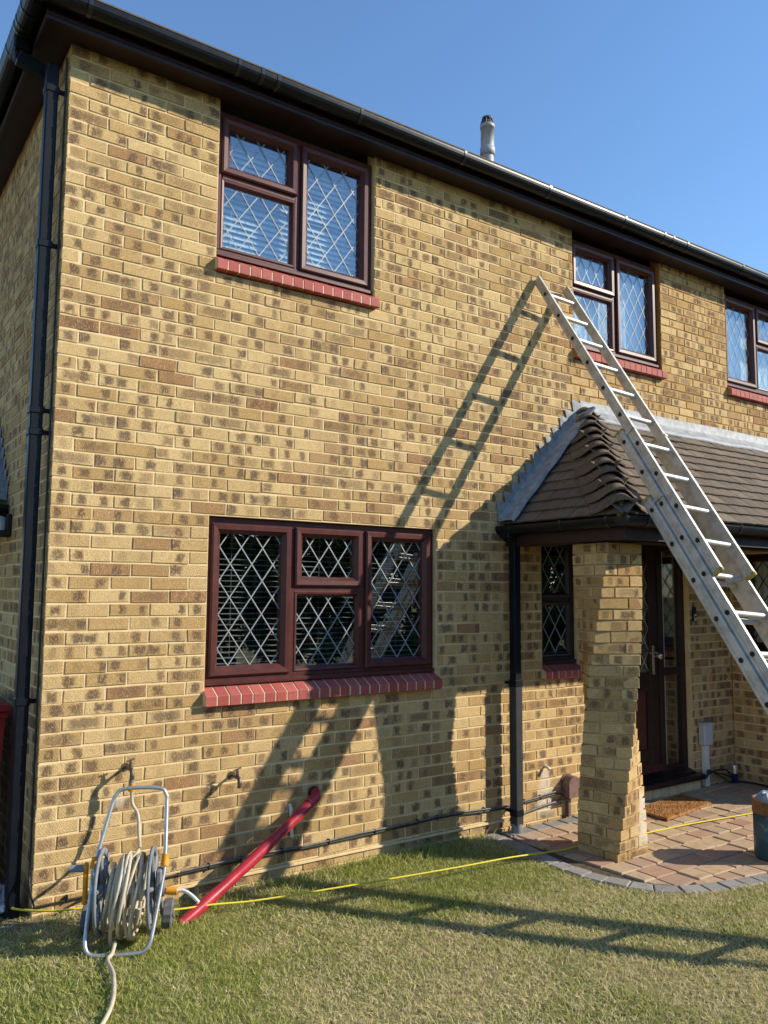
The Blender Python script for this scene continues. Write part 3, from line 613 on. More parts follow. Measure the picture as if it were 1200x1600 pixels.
# --- front door with side light
def front_door():
    x0, x1, zt, y = 4.364, 5.571, 2.098, 0.055
    f = MB()
    f.box((x0, y, 0.055), (x0+.055, y+.07, zt), .003); f.box((x1-.055, y, 0.055), (x1, y+.07, zt), .003); f.box((x0+.055, y+.001, zt-.055), (x1-.055, y+.069, zt), .003); f.box((5.195, y+.001, 0.055), (5.262, y+.069, zt-.055), .003); f.box((5.262, y+.002, .92), (x1-.055, y+.066, .985), .003); f.box((5.262, y+.002, .055), (x1-.055, y+.066, .13), .003)
    d = f.build('door_frame', M['frame_dark'], house)
    lf = MB(); a, b = x0+.058, 5.193; yy = y+.012
    for q in ((a, a+.115, .085, zt-.058), (b-.115, b, .085, zt-.058)): lf.box((q[0], yy, q[2]), (q[1], yy+.045, q[3]), .003)
    for q in ((.085, .30), (.80, .96), (zt-.19, zt-.058)): lf.box((a+.115, yy+.001, q[0]), (b-.115, yy+.044, q[1]), .003)
    lf.box((a+.115, yy+.001, .30), (a+.165, yy+.044, .80)); lf.box((b-.165, yy+.001, .30), (b-.115, yy+.044, .80))
    leaf = lf.build('door', M['frame_dark'], house); leaf['label'] = 'dark rosewood front door with leaded glass and lower panel'
    p = MB(); p.box((a+.165, yy+.012, .30), (b-.165, yy+.032, .80)); p.box((a+.20, yy+.004, .335), (b-.20, yy+.013, .765), .006); p.build('panel', M['frame'], leaf)
    p = MB(); p.box((a+.115, yy+.018, .96), (b-.115, yy+.026, zt-.19)); p.build('pane', M['glass'], leaf)
    l = MB(); lattice(l, O0, EX, NY, a+.115, b-.115, .96, zt-.19, .13, .19, .008, -(yy+.0165)); l.build('lead_lattice', M['lead'], leaf)
    h = MB(); h.box((5.105, yy-.008, .94), (5.135, yy-.0005, 1.19), .003); h.tube([(5.12, yy-.006, 1.13), (5.12, yy-.05, 1.13)], .009, 10); h.tube([(5.12, yy-.048, 1.13), (5.02, yy-.05, 1.13)], .009, 10)
    h.build('door_handle', M['chrome'], leaf)
    k = MB(); k.tube(catmull([(5.155, yy, 1.10), (5.155, yy-.028, 1.10), (5.155, yy-.034, 1.10), (5.155, yy-.055, 1.10), (5.155, yy-.068, 1.10)], 4), [.010]*8+[.012, .020, .025, .027, .027, .025, .021, .013, .004], 16); k.build('door_knob', M['chrome'], leaf)
    lp = MB(); lp.box((4.66, yy-.008, .845), (4.90, yy-.0005, .915), .004); lp.box((4.68, yy-.013, .86), (4.88, yy-.008, .90), .003); lp.build('letter_plate', M['chrome'], leaf)
    wb = MB(); wb.sweep([(0, .0), (.045, 0), (.045, .012), (0, .05)], (a, yy, .12), (b, yy, .12), NY, EZ); wb.build('weather_bar', M['frame'], leaf)
    p = MB(); p.box((5.262, y+.03, .13), (x1-.055, y+.036, .92)); p.build('side_pane', M['glass'], d); p = MB(); p.box((5.262, y+.03, .985), (x1-.055, y+.036, zt-.055)); p.build('side_pane', M['glass'], d)
    c = MB(); nn = 20; vs = []
    for i in range(nn+1):
        uu = 5.28+.12*i/nn; o = .012*math.sin(i*1.3); vs += [(uu, y+.10+o, .12), (uu, y+.10+o, zt-.06)]
    c.add(vs, [(2*i, 2*i+2, 2*i+3, 2*i+1) for i in range(nn)], 0, True); c.build('net_curtain', M['net'], d)
    t = MB(); t.box((x0-.02, -.10, .010), (x1+.03, .13, .055), .006); t.sweep([(0, 0), (.075, 0), (.075, .012), (0, .035)], (x0, y+.002, .0555), (x1, y+.002, .0555), NY, EZ); t.build('threshold', M['frame_dark'], house)
    b = MB()
    for i in range(11): b.box((x0-.01+i*.1125, -.055, -.085), (x0-.01+i*.1125+.1045, .05, .007), .004)
    b.build('door_step', M['mortar'], house)
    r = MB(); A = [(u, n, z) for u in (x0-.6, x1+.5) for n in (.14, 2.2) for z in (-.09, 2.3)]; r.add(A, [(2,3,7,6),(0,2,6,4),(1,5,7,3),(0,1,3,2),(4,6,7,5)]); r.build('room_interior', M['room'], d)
front_door()

# --- eaves, gutters, roof
OV = 0.150
def gutter_prof(r=0.056, t=0.004, n=10):
    out = [(r*math.cos(a), r*math.sin(a)*0.98) for a in np.linspace(math.pi, 2*math.pi, n+1)]
    out = [(-r, 0.012)]+out+[(r, 0.012), (r+.003, 0.016), (r-t-.003, 0.016)]
    inn = [((r-t)*math.cos(a), (r-t)*math.sin(a)*0.98) for a in np.linspace(2*math.pi, math.pi, n+1)]
    return out+inn+[(-r+t, 0.014)]
def clip_prof(r=0.0595, n=10):
    o = [(r*math.cos(a), r*math.sin(a)) for a in np.linspace(math.pi, 2*math.pi, n+1)]+[(r, .020), (r-.016, .022)]; q = r-.006
    return [(-r, .016)]+o+[(q, .014)]+[(q*math.cos(a), q*math.sin(a)) for a in np.linspace(2*math.pi, math.pi, n+1)]+[(-q, .016)]
def eaves():
    s = MB(); s.box((-OV, -OV, 4.716), (XEND, 0.02, 4.726)); s.box((-OV, 0.021, 4.716), (0.02, 4.0, 4.726)); s.build('soffit', M['soffit'], house)
    f = MB()
    prof = [(0.0, 4.700), (0.020, 4.700), (0.020, 4.712), (0.014, 4.716), (0.014, 4.724), (0.020, 4.728), (0.020, 4.742), (0.012, 4.750), (0.012, 4.860), (0.0, 4.860)]
    f.sweep(prof, (-OV-.020, -OV, 0), (XEND, -OV, 0), NY, EZ); f.sweep(prof, (-OV, -OV+.0005, 0), (-OV, 4.0, 0), V(-1,0,0), EZ); f.build('fascia', M['frame_dark'], house)
    gz = 4.812; gy = -OV-0.012-.060
    g = MB(); g.sweep(gutter_prof(), (-OV-.072-.056, gy, gz), (XEND, gy, gz), NY, EZ, sm=False); hd_ = [(.056*math.cos(a), .055*math.sin(a)) for a in np.linspace(math.pi, 2*math.pi, 11)]+[(.056, .012), (-.056, .012)]; g.sweep(hd_, (-OV-.072-.0585, gy, gz), (-OV-.072-.0562, gy, gz), NY, EZ); g1 = g.build('gutter', M['gutter'], house)
    g = MB(); g.sweep(gutter_prof(), (gy, -OV-.0185, gz), (gy, 4.0, gz), V(-1,0,0), EZ); g2 = g.build('gutter', M['gutter'], house)
    for x in (0.03, 0.9, 1.055, 1.165, 1.776, 2.673, 3.547, 4.456, 4.99, 5.11, 5.32, 6.2, 7.1):
        c = MB(); c.sweep(clip_prof(), (x-.011, gy, gz), (x+.011, gy, gz), NY, EZ); c.build('bracket', M['clip'], g1)
    for y in (-0.03, 0.10, 0.16, 0.40, 1.2, 2.1):
        c = MB(); c.sweep(clip_prof(), (gy, y-.011, gz), (gy, y+.011, gz), V(-1,0,0), EZ); c.build('bracket', M['clip'], g2)
    # outlet and swan-neck into the corner downpipe
    o = MB(); o.box((gy-.045, .18, 4.70), (gy+.045, .34, gz-.02), .01); o.box((gy-.036, .20, 4.655), (gy+.036, .275, 4.702), .008)
    o.obox(V((gy-.078)/2, .19, 4.615), V(1,0,-.35)/math.hypot(1,.35), V(0,1,0), V(.35,0,1)/math.hypot(1,.35), .10, .037, .036, .008)
    o.build('outlet', M['pipe'], house)
    px, py = -.078, .085
    d = MB(); d.box((px-.0325, py-.0325, -.06), (px+.0325, py+.0325, 4.60), .007); dp = d.build('downpipe', M['pipe'], house); dp['label'] = 'dark square downpipe at the house corner'
    for z in (4.45, 2.62, 2.50, 1.07, 3.55):
        b = MB(); b.box((px-.038, py-.038, z-.022), (px+.038, py+.038, z+.022), .006); b.box((px+.034, py-.025, z-.012), (-.0005, py-.005, z+.012), .003); b.build('pipe_clip', M['pipe'], dp)
    # main roof: hipped, tile courses as ledges
    r = MB(); E = 0.215; z0 = 4.868; tp = math.tan(rad(31)); D = 7.6; rz = z0+tp*(D/2+E)
    n = 34
    for i in range(n):
        a, b = i/n, (i+1)/n; h = (D/2+E)
        ya, yb = -E+h*a, -E+h*b+.03; za, zb = z0+tp*h*a, z0+tp*(h*b+.03); ia, ib = -E+h*a, -E+h*b+.03
        for pts in ([(ia, ya, za+.018), (XEND+.2, ya, za+.018), (XEND+.2, yb, zb), (ib, yb, zb)], [(ia, D+E-h*a, za+.018), (ia, ya, za+.018), (ib, yb, zb), (ib, D+E-(h*b+.03), zb)]):
            p = [V(*q) for q in pts]; r.add(p+[p[0]-EZ*.018, p[1]-EZ*.018], [(0,1,2,3), (4,5,1,0)])
    r.add([(-E,-E,z0),(XEND+.2,-E,z0),(XEND+.2,D+E,z0),(-E,D+E,z0)], [(3,2,1,0)])
    r.build('roof', M['tile'], house)
    back = MB(); back.box((0.11, 7.5, -.1), (XEND, 7.6, 4.72)); back.box((XEND-.1, 0.11, -.1), (XEND, 7.5, 4.72)); back.box((0.005, 4.0, -.1), (0.105, 7.6, 4.72)); back.build('rear_wall', M['mortar'], house)
    # balanced flue on the roof slope
    fx, fy = 3.85, 0.79; zb = z0+tp*(fy+E)-.05
    k = MB(); k.lathe((fx, fy, 0), [(.058, zb), (.058, 5.665)], 20); k.lathe((fx, fy, 0), [(.062, 5.735), (.062, 5.925), (.064, 5.925)], 20); fl = k.build('flue_pipe', M['flue'], house)
    k = MB(); k.lathe((fx, fy, 0), [(.058, 5.66), (.069, 5.662), (.069, 5.735), (.062, 5.74)], 20); k.lathe((fx, fy, 0), [(.062, 5.922), (.068, 5.925), (.068, 5.955), (.062, 5.962)], 20); k.build('flue_collar', M['flue'], fl)
    k = MB(); k.lathe((fx, fy, 0), [(.046, 5.95), (.034, 6.03), (.0, 6.032)], 16)
    for i in range(10):
        a = 2*math.pi*i/10; k.tube([(fx+.062*math.cos(a), fy+.062*math.sin(a), 5.958), (fx+.044*math.cos(a), fy+.044*math.sin(a), 6.022)], .006, 5)
    k.lathe((fx, fy, 0), [(.050, 6.016), (.050, 6.032), (.0, 6.040)], 16); k.build('flue_cap', M['flue_dark'], fl)
eaves()

# ------------------------------------------------------------------ twisted brick pillar
PC = V(3.525, -0.775); PS = 0.3275
def pillar():
    root = thing('brick_pillar', 'twisted buff brick pillar holding up the porch roof corner', 'pillar', (PC[0], PC[1], -0.105))
    n = 28; core = MB()
    for k in range(n):
        z0 = -0.100+k*0.075; t = (k+.5)/n; th = -math.pi/2*(1-t)+rng.normal(0, .006)
        e1 = V(math.cos(th), math.sin(th), 0); e2 = V(-math.sin(th), math.cos(th), 0); c0 = V(PC[0], PC[1], 0)
        core.obox(c0+EZ*(z0+.0325), e1, e2, EZ, PS/2-.014, PS/2-.014, .0378)
        h = PS/2
        for q in range(4):
            a, b = [(e1, e2), (e2, -e1), (-e1, -e2), (-e2, e1)][q]   # outward normal a, along b
            # pinwheel: stretcher then header return of the neighbour
            st = -h if (k+q) % 2 else -h+0.1125
            P = c0+a*h+b*st+EZ*z0; L = 0.215 if (k+q) % 2 else 0.215
            def add(st, L):
                v, f, u = brick_geo(c0+a*h+b*st+EZ*z0, b, a, EZ, L, .065, .10); brick_obj('brick', [(v, f, u, (random.random(), random.random(), random.random(), L))], M['brick'], root)
            add(st, 0.215)
            add(-h+0.225 if (k+q) % 2 else -h, 0.1025)
    core.build('mortar', M['mortar'], root)
    f = MB(); th = -math.pi/2
    f.lathe((PC[0], PC[1], 0), [(.21, PZ-.02), (.205, PZ+.004), (.18, PZ+.018)], 24); 
pillar()

# ------------------------------------------------------------------ porch roof
EXL, EYF, EZ0 = 3.268, -1.140, 2.160     # eave corner (left eave x, front eave y, height)
APX, APZ = 4.195, 3.140                  # hip meets the wall here
def porch():
    root = thing('porch', 'tiled porch canopy with bonnet hip and lead flashing against the wall', 'porch', (4.7, -0.6, 1.95))
    XR = 8.0
    Pc, Pa = V(EXL, EYF, EZ0), V(APX, 0, APZ)
    # solid deck under the tiles
    dk = MB(); dd = V(0, 0, -.03)
    dk.add([Pc+dd, V(XR, EYF, EZ0)+dd, V(XR, 0.0, APZ)+dd, Pa+dd, V(EXL, 0.0, EZ0)+dd], [(0,1,2,3), (0,3,4)]); dk.build('roof_deck', M['soffit'], root)
    nC = 12
    fs = Pa-Pc; upF = V(0, -EYF, APZ-EZ0); LF = np.linalg.norm(upF); upF /= LF; nF = np.cross(EX, upF); nF /= np.linalg.norm(nF)
    upL = V(APX-EXL, 0, APZ-EZ0); LL = np.linalg.norm(upL); upL /= LL; eL = V(0,-1,0); nL = np.cross(eL, upL); nL /= np.linalg.norm(nL)
    def tile_mesh(L, w=0.165):
        mb = MB(); hw = w/2-.0015; t = .012; m = 4
        vs = []
        for s in (0, 1):
            for i in range(m+1):
                x = -hw+2*hw*i/m; cam_ = .004*(1-(2*i/m-1)**2); y = L*s
                vs += [(x, y, cam_+t*(1-s)*1.0+(.0 if s else .009)), (x, y, cam_+(0 if s else .009)-.001)]
        k = 2*(m+1); fsn = []
        for i in range(m): fsn += [(2*i, 2*i+2, k+2*i+2, k+2*i), (2*i+1, 2*i, 2*i+2, 2*i+3)[::-1]]
        fsn += [(0, k, k+1, 1), (2*m, 2*m+1, k+2*m+1, k+2*m)]
        mb.add(vs, fsn); me = bpy.data.meshes.new('roof_tile'); me.from_pydata(mb.v, [], mb.f); me.materials.append(M['tile']); me.update(); return me
    gF, gL = LF/nC, LL/nC
    mF, mL = tile_mesh(gF+.05), tile_mesh(gL+.05)
    Rm = lambda a, b, c: Matrix(((a[0],b[0],c[0],0),(a[1],b[1],c[1],0),(a[2],b[2],c[2],0),(0,0,0,1)))
    tiles = []
    for k in range(nC):
        hx = EXL+(APX-EXL)*k/nC; x = hx+0.05+(0.0825 if k % 2 else 0)
        while x < XR-.1:
            P = Pc*0+V(x, EYF, EZ0)+upF*(gF*k); tiles.append((mF, P, Rm(EX, upF, nF))); x += .165
        hy = EYF*(1-k/nC); y = hy+0.05+(0.0825 if k % 2 else 0)
        while y < -0.02:
            P = V(EXL, y, EZ0)+upL*(gL*k); tiles.append((mL, P, Rm(-eL*-1, upL, nL))); y += .165
    tiles.sort(key=lambda q: np.linalg.norm(q[1]-V(3.4,-1.3,2.2))); rest = MB()
    for i, (me, P, R) in enumerate(tiles):
        jr = Matrix.Rotation(random.gauss(0, .006), 4, 'Z') @ Matrix.Rotation(random.gauss(0, .010), 4, 'X') @ Matrix.Rotation(random.gauss(0, .008), 4, 'Y'); R = R @ jr
        if i < 300: link('roof_tile', me, P+R.col[2].xyz.to_tuple()[2]*0*P, root, R)
        else:
            rest.add([V(*(R @ v.co))+P for v in me.vertices], [tuple(p.vertices) for p in me.polygons])
    stuff(rest.build('roof_tiles_beyond', M['tile'], root))
    # bonnet hip tiles, one to a course
    hd = (Pa-Pc)/nC
    me = None
    for k in range(nC-0):
        if me is None:
            mb = MB(); ns = 20; nl = 4; rows = []
            for s in range(nl+1):
                u = s/nl; row = []
                for i in range(ns+1):
                    q = i/ns*2-1; a = 0.26 if q < 0 else 0.21; lift = (0.085-.030*u)
                    dl = V(0, 1, 0); dr = V(1, 0, 0); H = hd*(1.35*u)
                    aq = abs(q); side = dl if q < 0 else dr; nn = nL if q < 0 else nF
                    # smooth bell across the hip, flaring flat on to the neighbouring courses
                    p = H+side*(a*aq)+EZ*(lift*(math.exp(-(aq/.52)**2)-math.exp(-(1/.52)**2))) + nn*(.039-.027*u)
                    # round the ridge: blend across the fold
                    row.append(p)
                # smooth the row so the fold becomes a curve
                R_ = np.array(row)
                for _ in range(3): R_[1:-1] = (R_[:-2]+2*R_[1:-1]+R_[2:])/4
                rows.append(R_)
            th = EZ*-.013; vs = [p for r in rows for p in r]+[p+th for r in rows for p in r]; n1 = ns+1; off = (nl+1)*n1; fs_ = []
            for s in range(nl):
                for i in range(ns): fs_ += [(s*n1+i, s*n1+i+1, (s+1)*n1+i+1, (s+1)*n1+i), (off+s*n1+i, off+(s+1)*n1+i, off+(s+1)*n1+i+1, off+s*n1+i+1)]
            mb.add(vs, fs_, 0, True); ed = []
            mb.add(vs, [(off+i, off+i+1, i+1, i) for i in range(ns)]+[(s*n1, (s+1)*n1, off+(s+1)*n1, off+s*n1) for s in range(nl)]+[(s*n1+ns, off+s*n1+ns, off+(s+1)*n1+ns, (s+1)*n1+ns) for s in range(nl)])
            me = bpy.data.meshes.new('bonnet_tile'); me.from_pydata(mb.v, [], mb.f); me.materials.append(M['bonnet']); me.polygons.foreach_set('use_smooth', mb.smooth); me.update()
        link('bonnet_tile', me, Pc+hd*(k+0.0)+V(*rng.normal(0, .003, 3)), root, Matrix.Rotation(random.gauss(0, .02), 4, 'Z'))
    mf = MB(); mf.tube([Pc+V(.035,.045,.0), Pc+hd*1.2+EZ*.0], .035, 8); mf.build('hip_mortar', M['mortar'], root)
    # lead: stepped side flashing, then the apron along the wall
    fl = MB(); st = 12
    for i in range(st):
        t0, t1 = i/st, (i+1)/st; xa, xb = EXL-.045+(APX-EXL)*t0, EXL-.045+(APX-EXL)*t1
        za, zb = EZ0+.02+(APZ-EZ0)*t0, EZ0+.02+(APZ-EZ0)*t1; j = rng.normal(0, .006)
        yy = -.006-.0015*(i % 2); tip = zb+.076+j
        fl.add([(xa+.02, yy, za-.03), (xb+.03, yy, zb-.03), (xb-.006, yy-.002, tip-.012), (xa-.040+j, yy-.007, tip+.004), (xa-.012, yy-.001, tip-.086)], [(0,1,2,3,4)])
    rows = []
    for i in range(31):
        t = i/30; b = V(EXL-.05+(APX-EXL)*t, -.004, EZ0+.015+(APZ-EZ0)*t); o = nL*(.022+.004*math.sin(i*1.7)); wv = .006*math.sin(i*.9)
        rows.append([b+V(-.002, -.002, .05), b+nL*.012+V(0, -.012, 0), b+o+V(.01, -.075, 0), b+o*1.05+V(.012, -.150-wv, 0), b+nL*.006+V(.012, -.158-wv, 0)])
    n = 5; fl.add([p for r in rows for p in r], [(i*n+k, (i+1)*n+k, (i+1)*n+k+1, i*n+k+1) for i in range(30) for k in range(n-1)], 0, True)
    fl.build('stepped_flashing', M['flash'], root)
    x = APX-.05; first = True
    while x < XR:
        L = 1.28; ap = MB(); m = 16; rows = []
        for i in range(m+1):
            q = x+L*i/m; w1 = .004*math.sin(q*9), .007*math.sin(q*5.3+1)
            zt = APZ+.115+w1[1]*.4; base = V(q, -.006-.003*(i == m), APZ+.03)
            rows.append([V(q, -.004, zt), V(q, -.010+w1[0]*.4, zt-.004), V(q, -.011, APZ+.045), V(q, -.020, APZ+.022)+nF*.006, V(q, 0, APZ)-upF*(.075)+nF*(.030+w1[0]), V(q, 0, APZ)-upF*(.135+w1[1])+nF*(.029+w1[0]), V(q, 0, APZ)-upF*(.138+w1[1])+nF*.012])
        n = 7; sk = 0.0 if not first else -.012
        ap.add([p for r in rows for p in r], [(i*n+k, i*n+k+1, (i+1)*n+k+1, (i+1)*n+k) for i in range(m) for k in range(n-1)], 0, True); ap.build('apron_flashing', M['flash'], root); x += L-.004; first = False
    # eaves: gutter on two sides, fascia beam, ceiling
    gp = gutter_prof(.050); gz = EZ0-.030; gx, gy = EXL-.040, EYF-.040
    g = MB(); g.sweep(gp, (gx-.05, gy, gz), (XR, gy, gz), NY, EZ); hd_ = [(.050*math.cos(a), .049*math.sin(a)) for a in np.linspace(math.pi, 2*math.pi, 11)]+[(.050, .012), (-.050, .012)]; g.sweep(hd_, (gx-.0525, gy, gz), (gx-.0502, gy, gz), NY, EZ); g1 = g.build('gutter', M['gutter'], root)
    g = MB(); g.sweep(gp, (gx, gy+.052, gz), (gx, -.012, gz), V(-1,0,0), EZ); g2 = g.build('gutter', M['gutter'], root)
    for y in (-1.06, -.66, -.16):
        c = MB(); c.sweep(clip_prof(.0535), (gx, y-.010, gz), (gx, y+.010, gz), V(-1,0,0), EZ); c.build('bracket', M['clip'], g2)
    for xx in (3.40, 3.85, 4.45, 5.2, 6.0):
        c = MB(); c.sweep(clip_prof(.0535), (xx-.010, gy, gz), (xx+.010, gy, gz), NY, EZ); c.build('bracket', M['clip'], g1)
    b = MB(); fx, fy = EXL+.015, EYF+.015
    b.box((fx, fy, 2.00), (fx+.02, -.012, EZ0-.012), .002); b.box((fx+.0205, fy, 2.00), (XR, fy+.02, EZ0-.012), .002); b.build('fascia', M['soffit'], root)
    bm = MB(); bm.box((3.362, -.94, 2.003), (3.50, -.012, 2.085), .003); bm.box((3.505, -.938, 2.003), (XR, -.80, 2.085), .003); bm.build('beam', M['soffit'], root)
    cl = MB(); cl.box((fx+.021, fy+.021, 2.087), (XR, -.012, 2.095)); cl.build('ceiling', M['soffit'], root)
    px, py = 3.292, -.098
    d = MB(); d.box((px-.0325, py-.0325, -.03), (px+.0325, py+.0325, 2.07), .006); dp = d.build('downpipe', M['pipe'], root)
    d = MB(); d.box((px-.0365, py-.0365, -.029), (px+.0365, py+.0365, .975), .006); d.build('lower_pipe', M['pipegrey'], dp)
    for z in (.985, .06):
        q = MB(); q.box((px-.039, py-.039, z-.028), (px+.039, py+.039, z+.028), .006); q.box((px-.022, py+.034, z-.010), (px-.006, -.0015, z+.010), .002); q.build('pipe_clip', M['pipe'], dp)
    q = MB(); q.tube([(px, py, -.02), (px, py, -.085)], .04, 14); q.build('drain_socket', M['greyplastic'], dp)
    t = MB(); t.box((gx-.045, py-.05, gz-.075), (gx+.05, py+.05, gz-.02), .01); t.obox(V((gx+px)/2, py, gz-.075), V(1,0,-.3)/math.hypot(1,.3), EY, V(.3,0,1)/math.hypot(1,.3), .05, .034, .034, .006); t.build('outlet', M['pipe'], root)
porch()

# ------------------------------------------------------------------ extension ladder
def ladder():
    P0 = V(3.630, -0.058, 4.185); d = V(-.085, -.575, -.812); d /= np.linalg.norm(d)
    e1 = EX-d*(EX@d); e1 /= np.linalg.norm(e1); no = np.cross(d, e1); no = no if no[2] > 0 else -no     # outward normal (away from the wall)
    gz = -0.085
    root = thing('extension_ladder', 'three section aluminium ladder leaning over the porch to the upper wall', 'ladder', tuple(P0+d*((P0[2]-gz)/-d[2])))
    pit = 0.278
    secs = [(-0.02, 2.93, 0.345, 0.0), (1.68, 4.62, 0.383, -0.070), (2.235, (P0[2]-gz)/-d[2]-.10, 0.421, -0.140)]
    cx = 0.345/2
    for si, (t0, t1, w, off) in enumerate(secs):
        base = P0+e1*cx+no*(off-0.036)
        if si == 2: t1 = (base[2]-gz)/-d[2]-.01
        for sg in (-1, 1):
            st = MB(); c = base+e1*sg*(w/2-.0125); th = .0125; dp = .0345
            # box section stile with a shallow channel pressed along its outer face
            pr = [(-dp, -th), (-dp, th*.7), (-dp*.8, th), (-dp*.34, th), (-dp*.26, th*.70), (dp*.26, th*.70), (dp*.34, th), (dp*.8, th), (dp, th*.7), (dp, -th)]
            pr = [(a, b*sg) for a, b in pr]
            st.sweep(pr if sg > 0 else pr[::-1], c+d*t0, c+d*t1, no, e1)
            so = st.build('stile', M['alu'], root)
            for tt in ((t0-.004, t0+.020), (t1-.022, t1+.006)):
                if si == 0 and tt[0] < .5: continue
                k = MB(); a, b = c+d*tt[0], c+d*tt[1]; k.obox((a+b)/2, d, no, e1, (tt[1]-tt[0])/2, dp+.003, th+.003, .008); k.build('end_cap', M['cap'], so)
        n = int((t1-t0-.1)/pit)+1
        for i in range(n):
            t = (.185 if si == 0 else t0+.10)+i*pit
            if t > t1-.06: break
            a = base+d*t-e1*(w/2+.001); b = base+d*t+e1*(w/2+.001)
            r = MB(); r.tube([a, b], .0170, 12, cap=False)
            for q, s2 in ((a, -1), (b, 1)):      # dark discs cap the tube ends, painting the shade of a hollow
                r.tube([q+e1*s2*.0008, q+e1*s2*.0012], .0150, 12, mi=1); 
            r.build('rung', [M['alu_rung'], M['bore_shade']], root)
    for t, off, w, nm in ((1.70, .0, .352, 0), (2.26, -.070, .390, 0)):
        for sg in (-1, 1):
            b = MB(); b.obox(P0+e1*(cx+sg*(w/2-.012))+no*(off-.036)+d*(t+.03), d, no, e1, .012, .040, .017, .003); b.build('guide_bracket', M['alu'], root)
ladder()

# ------------------------------------------------------------------ hose reel and hoses
def hose_reel():
    c = V(.342, -.432, 0); g0 = float(ground_z(.3))-.004
    e1 = V(.90, -.436, 0); e1 /= np.linalg.norm(e1); e2 = V(e1[1], -e1[0], 0)      # e1 to the right, e2 towards the camera
    e2 = e2 if e2[1] < 0 else -e2
    Q = lambda a, b, z: c+e1*(a+.07*z)+e2*b+EZ*(g0+z)
    root = thing('hose_reel', 'wheeled garden hose reel with grey tube frame and orange fittings', 'hose reel', tuple(Q(0, .05, 0)))
    W = .150
    fr = MB(); loop = [Q(-W, .215, .095), Q(-W+.006, .237, .050), Q(-W+.024, .248, .022), Q(-W+.060, .252, .011), Q(0, .254, .010), Q(W-.060, .252, .011), Q(W-.024, .248, .022), Q(W-.006, .237, .050), Q(W, .215, .095), Q(W+.012, .13, .27), Q(W+.014, .09, .36), Q(W-.012, -.005, .60), Q(W-.022, -.020, .655), Q(W-.065, -.027, .685), Q(-W+.075, -.027, .685), Q(-W+.035, -.020, .655), Q(-W+.022, -.005, .60), Q(-W-.012, .09, .36), Q(-W-.010, .13, .27)]
    fr.tube(catmull(loop, 7, True), .0095, 10, closed=True); fr.build('frame', M['steel'], root)
    ax = .235; ay = .085
    for sg in (-1, 1):
        f = MB(); x = sg*.118; n = 36
        tilt = .10
        def ringp(r, x): return [Q(x-(math.sin(a)*r*tilt), ay+math.cos(a)*r, ax+math.sin(a)*r) for a in np.linspace(0, 2*math.pi, n, endpoint=False)]
        R0, R1 = ringp(.195, x-.008), ringp(.195, x+.008); I0, I1 = ringp(.165, x-.005), ringp(.165, x+.005)
        vs = R0+R1+I1+I0; f.add(vs, [(k*n+i, k*n+(i+1)%n, ((k+1)%4)*n+(i+1)%n, ((k+1)%4)*n+i) for k in range(4) for i in range(n)], 0, True)
        for k in range(6):
            a = k*math.pi/3+.3; f.tube([Q(x, ay+math.cos(a)*.03, ax+math.sin(a)*.03), Q(x-(math.sin(a)*.17*tilt), ay+math.cos(a)*.17, ax+math.sin(a)*.17)], .012, 6)
        f.tube([Q(x-.01, ay, ax), Q(x+.01, ay, ax)], .05, 16); f.build('flange', M['greyplastic'], root)
        w = MB(); wx = sg*.192; wz, wy = .068, -.055
        prof = [(.018, -.022), (.060, -.024), (.068, -.018), (.068, .018), (.060, .024), (.018, .022)]; n = 24; vs = []
        for r, h in prof:
            for k in range(n):
                a = 2*math.pi*k/n; rr = r*(1.0 if r < .065 else (1.03 if k % 2 else .975)); vs.append(Q(wx+h, wy+rr*math.cos(a), wz+rr*math.sin(a)))
        m = len(prof); w.add(vs, [(i*n+k, i*n+(k+1)%n, (i+1)*n+(k+1)%n, (i+1)*n+k) for i in range(m-1) for k in range(n)]+[tuple(range(n))[::-1], tuple((m-1)*n+k for k in range(n))]); wo = w.build('wheel', M['tyre'], root)
        hb = MB(); hb.tube([Q(wx+sg*.020, wy, wz), Q(wx+sg*.030, wy, wz)], .02, 12); hb.build('hub', M['greyplastic'], wo)
        cl = MB(); cl.tube([Q(sg*(W+.0145), .096, .345), Q(sg*(W+.0125), .078, .395)], .0185, 12); cl.build('clamp', M['orange'], root)
        sd = MB(); sd.obox(Q(sg*(W-.002), .10, .26), e1, e2, EZ, .014, .035, .075, .008); sd.build('side_bracket', M['greyplastic'], root)
        lg = MB(); lg.tube([Q(sg*(W+.004), .09, .22), Q(sg*.165, -.055, .068), Q(sg*.20, -.055, .068)], .010, 8); lg.build('axle_arm', M['greyplastic'], root)
    a = MB(); a.tube([Q(-.155, ay, ax), Q(.175, ay, ax)], .035, 14); a.build('drum', M['greyplastic'], root)
    cr = MB(); cr.obox(Q(-.195, ay+.012, ax+.045), e1, e2, V(0,0,1), .010, .016, .095, .006); cr.build('crank_arm', M['orange'], root)
    ch = MB(); ch.tube([Q(-.205, ay+.012, ax+.115), Q(-.275, ay+.012, ax+.115)], .017, 12); ch.build('crank_handle', M['greyplastic'], root)
    # wound hose: wraps of uneven size, some hanging slack
    pts = []; N = 13
    for k in range(N*24):
        t = k/24; a = 2*math.pi*t; lay = int(t) % 13
        x = .088*(2*abs(2*((t/6.6) % 1.0)-1)-1)
        r = .128+.022*math.sin(t*1.7)+.014*(t > 6)+.010*math.sin(t*4.1)
        sag = (.055*max(0, math.sin(t*.9))+.02)*max(0, -math.sin(a))**2
        pts.append(Q(x+.012*math.sin(a+t*2), ay+r*math.cos(a), ax+r*math.sin(a)-sag))
    h = MB(); h.tube(pts, .0088, 7)
